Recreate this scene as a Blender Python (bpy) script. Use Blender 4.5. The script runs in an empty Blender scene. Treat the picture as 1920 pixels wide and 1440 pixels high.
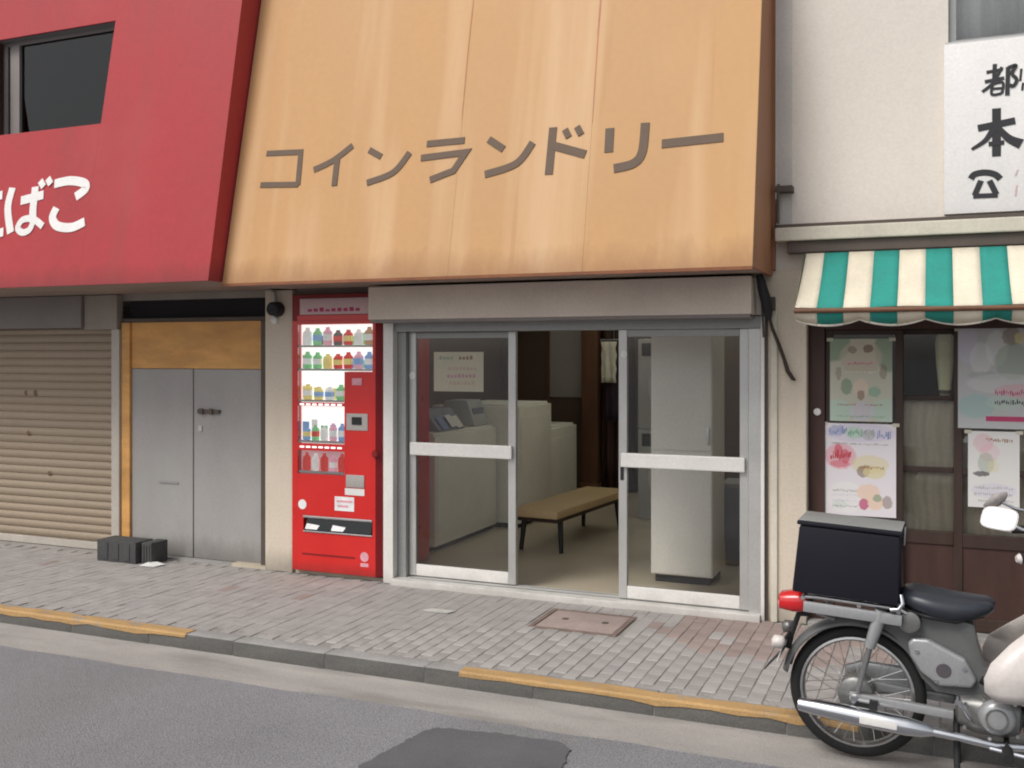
import bpy, bmesh, math, random
from mathutils import Vector, Matrix
random.seed(7)
R = math.radians
scene = bpy.context.scene
C = scene.collection

# ------------------------------------------------------------------ camera
cam_d = bpy.data.cameras.new('camera'); cam = bpy.data.objects.new('camera', cam_d); C.objects.link(cam)
cam.location = (0, -6.15, 1.6); cam.rotation_euler = (R(90), 0, R(22.8))
cam_d.sensor_width = 36; cam_d.lens = 35.29; cam_d.shift_y = -56/1920
cam_d.clip_start = 0.05; cam_d.clip_end = 1500
scene.camera = cam
# ------------------------------------------------------------------ world, sun, exposure
SUN_EL, SUN_AZ = R(50), math.atan2(-0.45, -0.85)      # azimuth measured from +Y towards +X
world = bpy.data.worlds.new('World'); scene.world = world; world.use_nodes = True
wn = world.node_tree; wn.nodes.clear()
sky = wn.nodes.new('ShaderNodeTexSky'); sky.sky_type = 'NISHITA'; sky.sun_disc = False
sky.sun_elevation = SUN_EL; sky.sun_rotation = SUN_AZ; sky.dust_density = 3.0; sky.air_density = 1.0
hs = wn.nodes.new('ShaderNodeHueSaturation'); hs.inputs['Saturation'].default_value = 0.22
bg = wn.nodes.new('ShaderNodeBackground'); bg.inputs['Strength'].default_value = 0.125
wo = wn.nodes.new('ShaderNodeOutputWorld')
wn.links.new(sky.outputs[0], hs.inputs['Color']); wn.links.new(hs.outputs[0], bg.inputs[0]); wn.links.new(bg.outputs[0], wo.inputs[0])
sl = bpy.data.lights.new('sun', 'SUN'); sl.energy = 1.5; sl.angle = R(24); sl.color = (1.0, 0.95, 0.88)
sun = bpy.data.objects.new('sun', sl); C.objects.link(sun)
sd = Vector((math.sin(SUN_AZ)*math.cos(SUN_EL), math.cos(SUN_AZ)*math.cos(SUN_EL), math.sin(SUN_EL)))
sun.rotation_euler = (-sd).to_track_quat('-Z', 'Y').to_euler()
scene.view_settings.view_transform = 'Standard'; scene.view_settings.look = 'None'
scene.view_settings.gamma = 1; scene.view_settings.use_curve_mapping = False
scene.view_settings.exposure = 0.28
scene.cycles.filter_width = 2.0
scene.cycles.max_bounces = 10; scene.cycles.diffuse_bounces = 6; scene.cycles.glossy_bounces = 4
scene.cycles.transparent_max_bounces = 16; scene.cycles.caustics_reflective = False; scene.cycles.caustics_refractive = False

# ------------------------------------------------------------------ materials
def s2l(c):
    return tuple((v/12.92 if v <= .04045 else ((v+.055)/1.055)**2.4) for v in (x/255 for x in c))
MATS = {}
def mat(name, col, rough=.6, metal=0., var=.12, scale=(3, 3, 3), fine=.05, fine_scale=60., bump=0., bump_scale=40., spec=.4, objvar=0., coat=0., stain=None, emit=0., edge=None):
    """Principled with soft large-scale variation, fine grain, optional bump, per-object variation and stains."""
    m = bpy.data.materials.new(name); m.use_nodes = True; nt = m.node_tree; N = nt.nodes; L = nt.links
    b = N['Principled BSDF']
    b.inputs['Roughness'].default_value = rough; b.inputs['Metallic'].default_value = metal
    b.inputs['Specular IOR Level'].default_value = spec; b.inputs['Coat Weight'].default_value = coat
    tc = N.new('ShaderNodeTexCoord'); mp = N.new('ShaderNodeMapping'); mp.inputs['Scale'].default_value = scale
    L.new(tc.outputs['Object'], mp.inputs[0])
    n1 = N.new('ShaderNodeTexNoise'); n1.inputs['Scale'].default_value = 1.0; n1.inputs['Detail'].default_value = 5; n1.inputs['Roughness'].default_value = .6
    L.new(mp.outputs[0], n1.inputs['Vector'])
    n2 = N.new('ShaderNodeTexNoise'); n2.inputs['Scale'].default_value = fine_scale; n2.inputs['Detail'].default_value = 3
    L.new(tc.outputs['Object'], n2.inputs['Vector'])
    def ramp(src, lo, hi, a, z):
        mr = N.new('ShaderNodeMapRange'); L.new(src, mr.inputs[0])
        mr.inputs[1].default_value = lo; mr.inputs[2].default_value = hi; mr.inputs[3].default_value = a; mr.inputs[4].default_value = z
        return mr.outputs[0]
    v1 = ramp(n1.outputs[0], .3, .7, 1-var, 1+var); v2 = ramp(n2.outputs[0], .3, .7, 1-fine, 1+fine)
    mu = N.new('ShaderNodeMath'); mu.operation = 'MULTIPLY'; L.new(v1, mu.inputs[0]); L.new(v2, mu.inputs[1]); out = mu.outputs[0]
    if objvar:
        oi = N.new('ShaderNodeObjectInfo'); v3 = ramp(oi.outputs['Random'], 0, 1, 1-objvar, 1+objvar)
        m2 = N.new('ShaderNodeMath'); m2.operation = 'MULTIPLY'; L.new(out, m2.inputs[0]); L.new(v3, m2.inputs[1]); out = m2.outputs[0]
    vm = N.new('ShaderNodeVectorMath'); vm.operation = 'SCALE'; vm.inputs[0].default_value = col; L.new(out, vm.inputs['Scale'])
    colout = vm.outputs[0]
    if stain:
        for (scol, sscale, lo, hi, amt) in stain:
            mp2 = N.new('ShaderNodeMapping'); mp2.inputs['Scale'].default_value = sscale; mp2.inputs['Location'].default_value = (random.random()*9, 3.1, 1.7); L.new(tc.outputs['Object'], mp2.inputs[0])
            n3 = N.new('ShaderNodeTexNoise'); n3.inputs['Scale'].default_value = 1; n3.inputs['Detail'].default_value = 6; L.new(mp2.outputs[0], n3.inputs['Vector'])
            f = ramp(n3.outputs[0], lo, hi, 0, amt)
            mx = N.new('ShaderNodeMix'); mx.data_type = 'RGBA'; L.new(f, mx.inputs['Factor']); L.new(colout, mx.inputs['A']); mx.inputs['B'].default_value = (*scol, 1); colout = mx.outputs['Result']
    if edge:      # grime gathered along a low edge: (colour, z where full, z where gone, strength)
        ecol, za, zb, amt = edge
        gp = N.new('ShaderNodeNewGeometry'); sx = N.new('ShaderNodeSeparateXYZ'); L.new(gp.outputs['Position'], sx.inputs[0])
        ez = N.new('ShaderNodeMapRange'); L.new(sx.outputs['Z'], ez.inputs[0]); ez.inputs[1].default_value = za; ez.inputs[2].default_value = zb; ez.inputs[3].default_value = 1; ez.inputs[4].default_value = 0
        mp3 = N.new('ShaderNodeMapping'); mp3.inputs['Scale'].default_value = (7, 7, 2.5); L.new(gp.outputs['Position'], mp3.inputs[0])
        n5 = N.new('ShaderNodeTexNoise'); n5.inputs['Scale'].default_value = 1; n5.inputs['Detail'].default_value = 7; n5.inputs['Roughness'].default_value = .65; L.new(mp3.outputs[0], n5.inputs['Vector'])
        ad = N.new('ShaderNodeMath'); ad.operation = 'ADD'; L.new(ez.outputs[0], ad.inputs[0]); L.new(n5.outputs[0], ad.inputs[1])
        f = ramp(ad.outputs[0], .85, 1.45, 0, amt)
        mx = N.new('ShaderNodeMix'); mx.data_type = 'RGBA'; L.new(f, mx.inputs['Factor']); L.new(colout, mx.inputs['A']); mx.inputs['B'].default_value = (*ecol, 1); colout = mx.outputs['Result']
    L.new(colout, b.inputs['Base Color'])
    rr = ramp(n1.outputs[0], .3, .7, max(.02, rough-.08), min(1, rough+.08)); L.new(rr, b.inputs['Roughness'])
    if bump:
        n4 = N.new('ShaderNodeTexNoise'); n4.inputs['Scale'].default_value = bump_scale; n4.inputs['Detail'].default_value = 6; L.new(tc.outputs['Object'], n4.inputs['Vector'])
        bp = N.new('ShaderNodeBump'); bp.inputs['Strength'].default_value = bump; bp.inputs['Distance'].default_value = .01; L.new(n4.outputs[0], bp.inputs['Height']); L.new(bp.outputs[0], b.inputs['Normal'])
    if emit:
        L.new(colout, b.inputs['Emission Color']); b.inputs['Emission Strength'].default_value = emit
    MATS[name] = m
    return m
def glass(name, tint=(.93, .95, .94), ior=1.5, rough=.02):
    m = bpy.data.materials.new(name); m.use_nodes = True; nt = m.node_tree; N = nt.nodes; L = nt.links; N.clear()
    o = N.new('ShaderNodeOutputMaterial'); mix = N.new('ShaderNodeMixShader'); t = N.new('ShaderNodeBsdfTransparent'); g = N.new('ShaderNodeBsdfGlossy'); f = N.new('ShaderNodeFresnel')
    f.inputs[0].default_value = ior; t.inputs[0].default_value = (*tint, 1); g.inputs['Roughness'].default_value = rough
    L.new(f.outputs[0], mix.inputs[0]); L.new(t.outputs[0], mix.inputs[1]); L.new(g.outputs[0], mix.inputs[2]); L.new(mix.outputs[0], o.inputs[0])
    MATS[name] = m
    return m
mat('asphalt', (.225, .222, .235), .9, var=.10, scale=(1.2, 1.2, 1.2), fine=.42, fine_scale=150, bump=.8, bump_scale=130, stain=[((.19, .185, .18), (.7, .25, 1), .5, .75, .5)])
mat('asphalt_crack', (.07, .07, .072), .95)
mat('asphalt_new', (.12, .117, .126), .92, var=.12, scale=(4, 4, 4), fine=.25, fine_scale=260, bump=.5, bump_scale=240)
mat('gutter', (.345, .322, .302), .9, var=.16, scale=(1.5, 4, 1), fine=.15, fine_scale=180, bump=.35, bump_scale=120, stain=[((.19, .18, .165), (1.2, 6, 1), .55, .75, .6)])
mat('sidewalk', (.33, .318, .305), .92, var=.16, scale=(1.4, 1.8, 1), fine=.16, fine_scale=160, bump=.4, bump_scale=110, stain=[((.25, .24, .23), (.8, 1.6, 1), .5, .75, .6)])
mat('mortar', (.305, .288, .272), .95, var=.2, fine=.2, bump=.4)
mat('brick_grey', (.352, .328, .315), .9, var=.14, scale=(6, 6, 6), fine=.15, fine_scale=150, bump=.35, bump_scale=120, objvar=.09)
mat('brick_red', (.315, .25, .228), .9, var=.14, scale=(6, 6, 6), fine=.15, fine_scale=150, bump=.35, bump_scale=120, objvar=.10)
mat('kerb_face', (.115, .112, .105), .9, var=.25, scale=(3, 3, 8), fine=.15, fine_scale=140, bump=.4, bump_scale=110)  # street side of the kerb: shade and dirt put into the darker colour
mat('kerb', (.31, .30, .29), .9, var=.16, scale=(3, 3, 3), fine=.15, fine_scale=140, bump=.4, bump_scale=110, objvar=.08, stain=[((.20, .20, .18), (2, 2, 6), .52, .72, .6)])
mat('yellow_paint', (.44, .275, .12), .8, var=.14, scale=(4, 8, 4), fine=.14, fine_scale=120, bump=.3, bump_scale=150, stain=[((.27, .26, .24), (7, 16, 7), .58, .68, .75)])
mat('red_sheet', (.385, .040, .046), .55, var=.08, scale=(1.2, 2, .6), fine=.04, fine_scale=25, bump=.10, bump_scale=1.3, spec=.28, stain=[((.30, .055, .05), (6, 2, .3), .55, .8, .5), ((.45, .09, .09), (1.3, 1, 1), .55, .8, .4)], edge=((.16, .03, .03), 2.07, 2.30, .55))
mat('orange_sheet', (.53, .300, .132), .55, var=.05, scale=(1.2, 1, .5), fine=.02, fine_scale=25, bump=.10, bump_scale=1.3, spec=.3, stain=[((.68, .46, .275), (3.2, 1, .12), .50, .70, .65), ((.60, .36, .16), (1.1, 1, .9), .5, .75, .4), ((.36, .18, .075), (13, 1, .3), .66, .85, .45)], edge=((.27, .13, .06), 2.06, 2.32, .6))
mat('orange_side', (.30, .13, .06), .6, var=.15, scale=(3, 3, 1), stain=[((.28, .09, .06), (2, 2, 1.2), .5, .7, .6)])  # orange darkened for the side return: its shade is put into the colour
mat('rust_streak', (.50, .20, .10), .6, var=.25, scale=(10, 10, 2))
mat('rust_mark', (.17, .11, .07), .8, var=.3, scale=(30, 30, 30))
mat('cover_frame', (.19, .14, .12), .8, var=.25, scale=(9, 9, 9))
mat('rust_edge', (.25, .10, .05), .8, var=.25, scale=(6, 6, 6))
mat('sign_brown', (.135, .092, .065), .7, var=.12, scale=(5, 5, 5))
mat('sign_white', (.78, .76, .74), .6, var=.06)
mat('sign_black', (.03, .03, .034), .6, var=.1)
mat('sign_pink', (.62, .45, .45), .6)
mat('soffit', (.30, .23, .19), .8, var=.2)
mat('box_tan', (.70, .61, .53), .55, var=.08, scale=(3, 3, 3), stain=[((.58, .50, .43), (1, 1, 5), .5, .75, .5)])
mat('alu', (.50, .495, .48), .38, metal=.45, var=.07, fine=.04)
mat('alu_dark', (.30, .305, .30), .5, metal=.3, var=.1)
mat('alu_white', (.72, .70, .67), .4, var=.06, spec=.5, edge=((.34, .32, .29), 0, .16, .55))
mat('beige_wall', (.63, .55, .45), .85, var=.08, scale=(1, 1, .6), fine=.05, bump=.15, bump_scale=90, stain=[((.52, .45, .36), (4, 4, .5), .55, .8, .5)], edge=((.22, .20, .165), 0, .30, .7))
mat('white_wall', (.72, .665, .595), .85, var=.05, scale=(.8, .8, .8), fine=.04, bump=.12, bump_scale=120, stain=[((.60, .555, .49), (1.2, 1, .5), .55, .85, .5)])
mat('pipe_cream', (.58, .56, .52), .6, var=.08)
mat('cornice', (.60, .56, .47), .75, var=.12, scale=(4, 4, 4))
mat('dark_trim', (.10, .08, .068), .75, var=.2)
mat('grey_wall', (.34, .30, .26), .85, var=.12, bump=.2)
mat('dark_void', (.02, .018, .02), .9)
mat('wood_orange', (.64, .335, .11), .6, var=.22, scale=(2, 2, 7), stain=[((.40, .18, .05), (1.6, 1, 3), .5, .75, .6)])
mat('wood_dark', (.045, .026, .02), .55, var=.25, scale=(8, 8, 1.5), spec=.4)
mat('wood_red', (.055, .026, .021), .55, var=.25, scale=(8, 8, 1.5))
mat('wood_brown', (.16, .075, .04), .6, var=.2, scale=(8, 8, 1.5))
mat('grey_door', (.345, .325, .315), .6, var=.10, scale=(2, 2, 1.2), fine=.05, bump=.25, bump_scale=6, stain=[((.33, .335, .31), (2, 2, 1.5), .45, .7, .6)], edge=((.15, .145, .13), 0, .28, .7))
mat('shutter', (.325, .255, .185), .6, var=.08, scale=(.9, 1, 2), fine=.05, objvar=.05, stain=[((.20, .14, .10), (2.2, 1, 4), .58, .78, .6)], edge=((.17, .14, .11), 0, .22, .6))
mat('shutter_frame', (.46, .42, .37), .5, var=.1)
mat('shutter_box', (.24, .215, .205), .6, var=.12, scale=(2, 2, 2))
mat('black', (.018, .018, .02), .6, var=.15)
mat('rubber', (.014, .014, .014), .75, var=.2)
mat('block', (.065, .065, .066), .9, var=.25, bump=.4, bump_scale=70)
mat('paper_white', (.74, .74, .72), .8, var=.05)
mat('scrap', (.50, .50, .46), .85, var=.15)
mat('tape', (.55, .52, .42), .4, var=.1)
mat('vend_red', (.62, .018, .015), .32, var=.05, fine=.02, coat=.25, spec=.5, edge=((.20, .02, .018), .03, .16, .6))
mat('vend_dark', (.22, .008, .012), .45, var=.12)
mat('vend_white', (.80, .80, .78), .5, var=.03, emit=1.0)
mat('vend_pink', (.70, .42, .44), .5, var=.1, emit=.35)
mat('vend_sign', (.62, .45, .46), .5, var=.05)
mat('vend_grey', (.40, .37, .35), .45, var=.15)
mat('silver', (.62, .62, .63), .3, metal=.9, var=.08)
mat('chrome', (.62, .63, .66), .2, metal=1., var=.04, fine=0)
mat('chrome_dull', (.50, .50, .50), .3, metal=.9, var=.15)
mat('moped_grey', (.115, .118, .118), .35, var=.08, coat=.2)
mat('moped_silver', (.36, .365, .37), .3, metal=.35, var=.08)
mat('engine', (.20, .20, .195), .42, metal=.6, var=.2, scale=(15, 15, 15))
mat('seat_vinyl', (.022, .026, .036), .38, var=.15, spec=.6)
mat('cargo_black', (.009, .009, .015), .6, var=.12, spec=.25)
mat('tail_red', (.60, .012, .016), .2, var=.05, spec=.6, coat=.4)
mat('amber', (.75, .38, .2), .3)
mat('leg_white', (.62, .57, .54), .35, var=.04, coat=.2)
mat('mirror', (.95, .95, .95), .04, metal=1., var=0, fine=0)
mat('teal', (.026, .27, .225), .8, var=.1, scale=(5, 5, 5), fine=.05)
mat('cream', (.70, .64, .51), .8, var=.08, scale=(5, 5, 3), fine=.04, stain=[((.58, .40, .2), (3, 3, 3), .6, .8, .5)])
mat('cream_trim', (.60, .55, .48), .8, var=.1)
mat('curtain', (.56, .49, .38), .9, var=.14, scale=(12, 2, .5))
mat('lace', (.82, .82, .81), .9, var=.25, scale=(9, 2, .2))
mat('curtain_yellow', (.80, .76, .48), .9, var=.1)
mat('floor_in', (.50, .44, .34), .35, var=.12, scale=(1.5, 1.5, 1.5), spec=.5)
mat('machine', (.84, .83, .75), .4, var=.05)
mat('machine_grey', (.42, .43, .42), .45, var=.08)
mat('cabinet', (.76, .73, .67), .5, var=.05, scale=(2, 2, 1))
mat('wall_in', (.74, .71, .65), .8, var=.08)
mat('wall_brown', (.13, .085, .065), .7, var=.15)
mat('panel_grey', (.40, .38, .36), .6, var=.06)
mat('bench_top', (.52, .38, .21), .55, var=.1)
mat('card', (.82, .72, .54), .8, var=.05)
mat('cloth_white', (.70, .68, .58), .9, var=.1)
mat('cloth_navy', (.035, .022, .035), .9, var=.2)
mat('blue_grey', (.22, .23, .28), .6, var=.12)
for nm, c in dict(can_red=(.70, .06, .05), can_green=(.25, .62, .28), can_blue=(.25, .42, .72), can_yellow=(.85, .70, .25), can_pink=(.85, .45, .55), can_dark=(.14, .10, .10), can_white=(.85, .85, .83), can_brown=(.5, .3, .16), ink_red=(.50, .05, .07), ink_pink=(.72, .36, .42), ink_blue=(.22, .28, .48), ink_green=(.22, .42, .28), ink_yellow=(.72, .58, .22), ink_dark=(.08, .07, .08), ink_grey=(.40, .40, .40), ink_brown=(.36, .2, .12), ink_peach=(.75, .55, .42), ink_mag=(.48, .06, .16), ink_orange=(.75, .33, .08), ink_white=(.8, .8, .8), ink_sage=(.40, .47, .36), ink_mint=(.50, .60, .52), ink_lilac=(.62, .58, .68), ink_teal=(.2, .45, .45)).items():
    mat(nm, c, .7, var=.12, scale=(20, 20, 20), emit=.3 if nm.startswith('can_') else 0)
mat('poster_green', (.44, .45, .36), .6, var=.12, scale=(7, 7, 7), stain=[((.36, .46, .36), (6, 6, 6), .5, .7, .6)])
mat('poster_pink', (.72, .67, .70), .6, var=.06, scale=(6, 6, 6))
mat('poster_grey', (.44, .45, .45), .6, var=.2, scale=(9, 9, 9), stain=[((.36, .44, .43), (7, 7, 7), .5, .7, .7), ((.48, .44, .52), (6, 6, 6), .55, .7, .6)])
mat('poster_white', (.68, .67, .65), .6, var=.05)
def frosted(name, col):
    m = bpy.data.materials.new(name); m.use_nodes = True; nt = m.node_tree; N = nt.nodes; N.clear()
    o = N.new('ShaderNodeOutputMaterial'); t = N.new('ShaderNodeBsdfTranslucent'); t.inputs[0].default_value = (*col, 1); nt.links.new(t.outputs[0], o.inputs[0]); MATS[name] = m
def print_mat(name, base, blobs, x0, x1, z0, z1, fuzz=.09):
    # flat print: soft-edged colour areas laid out in the sheet's own metres
    m = bpy.data.materials.new(name); m.use_nodes = True; nt = m.node_tree; N = nt.nodes; L = nt.links; b = N['Principled BSDF']; b.inputs['Roughness'].default_value = .55
    tc = N.new('ShaderNodeTexCoord'); nz = N.new('ShaderNodeTexNoise'); nz.inputs['Scale'].default_value = 55; nz.inputs['Detail'].default_value = 4; L.new(tc.outputs['Object'], nz.inputs['Vector'])
    sc = N.new('ShaderNodeVectorMath'); sc.operation = 'MULTIPLY_ADD'; L.new(nz.outputs['Color'], sc.inputs[0]); sc.inputs[1].default_value = (.022, 0, .022); L.new(tc.outputs['Object'], sc.inputs[2])
    cur = None
    W, H = x1-x0, z1-z0
    for (u, v_, a, bb, col, amt) in blobs:
        mp = N.new('ShaderNodeMapping'); mp.vector_type = 'TEXTURE'; mp.inputs['Location'].default_value = ((u-.5)*W+.011, 0, (1-v_)*H+.011); mp.inputs['Scale'].default_value = (a*W, 1, bb*H); L.new(sc.outputs[0], mp.inputs[0])
        sx = N.new('ShaderNodeVectorMath'); sx.operation = 'MULTIPLY'; sx.inputs[1].default_value = (1, 0, 1); L.new(mp.outputs[0], sx.inputs[0])
        ln = N.new('ShaderNodeVectorMath'); ln.operation = 'LENGTH'; L.new(sx.outputs[0], ln.inputs[0])
        mr = N.new('ShaderNodeMapRange'); mr.interpolation_type = 'SMOOTHSTEP'; L.new(ln.outputs['Value'], mr.inputs[0]); mr.inputs[1].default_value = 1-fuzz; mr.inputs[2].default_value = 1+fuzz; mr.inputs[3].default_value = amt; mr.inputs[4].default_value = 0
        mx = N.new('ShaderNodeMix'); mx.data_type = 'RGBA'; L.new(mr.outputs[0], mx.inputs['Factor'])
        if cur is None: mx.inputs['A'].default_value = (*base, 1)
        else: L.new(cur, mx.inputs['A'])
        mx.inputs['B'].default_value = (*col, 1); cur = mx.outputs['Result']
    L.new(cur, b.inputs['Base Color']); MATS[name] = m
frosted('frosted', (.86, .85, .78))
glass('glass', (.98, .985, .98)); glass('glass_dim', (.75, .78, .77)); glass('glass_dark', (.35, .36, .37))

# ------------------------------------------------------------------ mesh builder
class MB:
    def __init__(s): s.v = []; s.f = []; s.mi = []
    def add(s, vs, fs, m=0):
        o = len(s.v); s.v += [tuple(p) for p in vs]; s.f += [tuple(i+o for i in f) for f in fs]; s.mi += [m]*len(fs); return s
    def box(s, x0, x1, y0, y1, z0, z1, m=0):
        return s.add([(x0,y0,z0),(x1,y0,z0),(x1,y1,z0),(x0,y1,z0),(x0,y0,z1),(x1,y0,z1),(x1,y1,z1),(x0,y1,z1)],
                     [(0,3,2,1),(4,5,6,7),(0,1,5,4),(1,2,6,5),(2,3,7,6),(3,0,4,7)], m)
    def slab(s, x0, x1, z0, z1, yf, t, m=0):      # sheet whose front lies on y=yf(z)
        a, b = yf(z0), yf(z1)
        return s.add([(x0,a,z0),(x1,a,z0),(x1,a+t,z0),(x0,a+t,z0),(x0,b,z1),(x1,b,z1),(x1,b+t,z1),(x0,b+t,z1)],
                     [(0,3,2,1),(4,5,6,7),(0,1,5,4),(1,2,6,5),(2,3,7,6),(3,0,4,7)], m)
    def prism(s, poly, a, b, axis='y', m=0):      # 2-D polygon (u,v) extruded from a to b along axis
        n = len(poly)
        def P(u, v, w): return {'y': (u, w, v), 'x': (w, u, v), 'z': (u, v, w)}[axis]
        vs = [P(u, v, a) for u, v in poly]+[P(u, v, b) for u, v in poly]
        fs = [tuple(range(n)), tuple(range(2*n-1, n-1, -1))]+[(i, i+n, (i+1) % n+n, (i+1) % n) for i in range(n)]
        return s.add(vs, fs, m)
    def tube(s, pts, r, n=10, m=0, cap=True):
        pts = [Vector(p) for p in pts]; rs = r if isinstance(r, (list, tuple)) else [r]*len(pts)
        vs = []; fs = []; up = None
        for i, p in enumerate(pts):
            d = (pts[min(i+1, len(pts)-1)]-pts[max(i-1, 0)]).normalized()
            if up is None: up = d.orthogonal().normalized()
            up = (up-d*up.dot(d)).normalized(); w = d.cross(up)
            vs += [p+(up*math.cos(2*math.pi*k/n)+w*math.sin(2*math.pi*k/n))*rs[i] for k in range(n)]
        for i in range(len(pts)-1):
            for k in range(n): fs.append((i*n+k, i*n+(k+1) % n, (i+1)*n+(k+1) % n, (i+1)*n+k))
        if cap: fs += [tuple(range(n-1, -1, -1)), tuple(range((len(pts)-1)*n, len(pts)*n))]
        return s.add(vs, fs, m)
    def lathe(s, prof, c, axis='y', n=32, m=0, closed=False):   # prof: (offset along axis, radius)
        vs = []; fs = []
        for a, r in prof:
            for k in range(n):
                t = 2*math.pi*k/n; p, q = r*math.cos(t), r*math.sin(t)
                vs.append({'y': (c[0]+p, c[1]+a, c[2]+q), 'x': (c[0]+a, c[1]+p, c[2]+q), 'z': (c[0]+p, c[1]+q, c[2]+a)}[axis])
        L = len(prof)
        for i in range(L if closed else L-1):
            j = (i+1) % L
            for k in range(n): fs.append((i*n+k, i*n+(k+1) % n, j*n+(k+1) % n, j*n+k))
        if not closed: fs += [tuple(range(n-1, -1, -1)), tuple(range((L-1)*n, L*n))]
        return s.add(vs, fs, m)
    def loft(s, secs, e=2.4, n=20, m=0):          # sections (x, y, z, half width, half height), superellipse rings
        vs = []; fs = []
        for x, y, z, hw, hh in secs:
            for k in range(n):
                t = 2*math.pi*k/n; ct, st = math.cos(t), math.sin(t)
                vs.append((x, y+hw*math.copysign(abs(ct)**(2/e), ct), z+hh*math.copysign(abs(st)**(2/e), st)))
        for i in range(len(secs)-1):
            for k in range(n): fs.append((i*n+k, i*n+(k+1) % n, (i+1)*n+(k+1) % n, (i+1)*n+k))
        fs += [tuple(range(n-1, -1, -1)), tuple(range((len(secs)-1)*n, len(secs)*n))]
        return s.add(vs, fs, m)
    def ribbon(s, pts, w, place, t=.004, smooth=True, m=0, taper=None):   # brush stroke in a plane: place(u, v, h) -> point
        P = [Vector(p) for p in pts]
        if smooth and len(P) > 2:
            Q = []
            for i in range(len(P)-1):
                a, b, c, d = P[max(i-1, 0)], P[i], P[i+1], P[min(i+2, len(P)-1)]
                for k in range(8):
                    u = k/8; Q.append(.5*((2*b)+(c-a)*u+(2*a-5*b+4*c-d)*u*u+(3*b-a-3*c+d)*u**3))
            Q.append(P[-1]); P = Q
        n = len(P); L = []; Rr = []
        for i, p in enumerate(P):
            d = (P[min(i+1, n-1)]-P[max(i-1, 0)])
            if not smooth and 0 < i < n-1:
                d1 = (P[i]-P[i-1]).normalized(); d2 = (P[i+1]-P[i]).normalized(); d = d1+d2
                k = 1/max(.4, math.cos(d1.angle(d2)/2))
            else: k = 1
            d = d.normalized(); q = Vector((-d.y, d.x))*(w/2*k*(1 if taper is None else taper[0]+(taper[1]-taper[0])*i/(n-1)))
            L.append(p+q); Rr.append(p-q)
        out = L+Rr[::-1]; N = len(out)
        vs = [place(p.x, p.y, t) for p in out]+[place(p.x, p.y, 0) for p in out]
        fs = [(i, i+1, N-2-i, N-1-i) for i in range(n-1)]
        fs += [(i, (i+1) % N, (i+1) % N+N, i+N) for i in range(N)]
        return s.add(vs, fs, m)
    def mesh(s, name, mats, smooth=None, bevel=0, off=(0, 0, 0), segs=2):
        me = bpy.data.meshes.new(name)
        me.from_pydata([(p[0]-off[0], p[1]-off[1], p[2]-off[2]) for p in s.v], [], s.f)
        for x in (mats if isinstance(mats, (list, tuple)) else [mats]): me.materials.append(MATS[x])
        if any(s.mi):
            for p, k in zip(me.polygons, s.mi): p.material_index = k
        bm = bmesh.new(); bm.from_mesh(me); bmesh.ops.recalc_face_normals(bm, faces=bm.faces)
        if bevel:
            bmesh.ops.bevel(bm, geom=list(bm.edges), offset=bevel, segments=segs, profile=.6, affect='EDGES', clamp_overlap=True)
        bm.to_mesh(me); bm.free()
        if smooth is not None:
            for p in me.polygons: p.use_smooth = True
            me.set_sharp_from_angle(angle=R(smooth))
        return me
ORG = {}
def link(name, me, parent=None, loc=(0, 0, 0)):
    o = bpy.data.objects.new(name, me); C.objects.link(o); o.location = loc
    if parent is not None: o.parent = parent
    return o
def obj(name, mb, mats, parent=None, smooth=None, bevel=0, segs=2):
    off = ORG.get(parent.name, (0, 0, 0)) if parent is not None else (0, 0, 0)
    o = link(name, mb.mesh(name, mats, smooth, bevel, off, segs), parent)
    ORG[o.name] = off
    return o
def tag(o, label=None, cat=None, group=None, kind=None):
    for k, v in dict(label=label, category=cat, group=group, kind=kind).items():
        if v: o[k] = v
    return o
def thing(name, loc, label, cat, group=None, rot=(0, 0, 0)):
    o = bpy.data.objects.new(name, None); C.objects.link(o); o.location = loc; o.rotation_euler = rot; o.empty_display_size = .2
    ORG[o.name] = loc
    return tag(o, label, cat, group)
def B(*a): return MB().box(*a)

# ------------------------------------------------------------------ the setting
ROAD = -.085
tag(obj('ground', MB().add([(-300,-300,-.2),(300,-300,-.2),(300,300,-.2),(-300,300,-.2)], [(0,1,2,3)]), 'asphalt'), kind='structure')
road = tag(obj('road', B(-60, 60, -60, -1.6, -.19, ROAD), 'asphalt'), kind='structure')
# fresh patch with an uneven outline
p0 = [(-2.16,-2.62),(-2.10,-2.2),(-2.06,-2.12),(-1.8,-2.075),(-1.5,-2.065),(-1.42,-2.12),(-1.36,-2.5),(-1.34,-3.0),(-2.0,-3.05)]
pp = []
for i in range(len(p0)):
    a_, b_ = Vector(p0[i]), Vector(p0[(i+1) % len(p0)]); n_ = max(2, int((b_-a_).length/.022))
    for k in range(n_): pp.append(tuple(a_.lerp(b_, k/n_)+Vector((random.uniform(-.008, .008), random.uniform(-.008, .008)))))
obj('asphalt_patch', MB().prism(pp, ROAD-.02, ROAD+.007, 'z'), 'asphalt_new', road)
gut = MB()
gx = [-60]+[-9+.25*i for i in range(49)]+[60]
ge = [(x, -1.945+random.uniform(-.012, .012)) for x in gx]
gut.prism([(x, y) for x, y in ge]+[(60, -1.59), (-60, -1.59)], ROAD-.05, ROAD+.005, 'z')
tag(obj('gutter', gut, 'gutter'), kind='structure')
sidewalk = tag(obj('sidewalk', MB().box(-60, -9.2, -1.48, .3, -.19, 0).box(-9.2, 1.0, -1.48, .3, -.19, -.0045, 1).box(1.0, 60, -1.48, .3, -.19, 0), ['sidewalk', 'mortar']), kind='structure')
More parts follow.
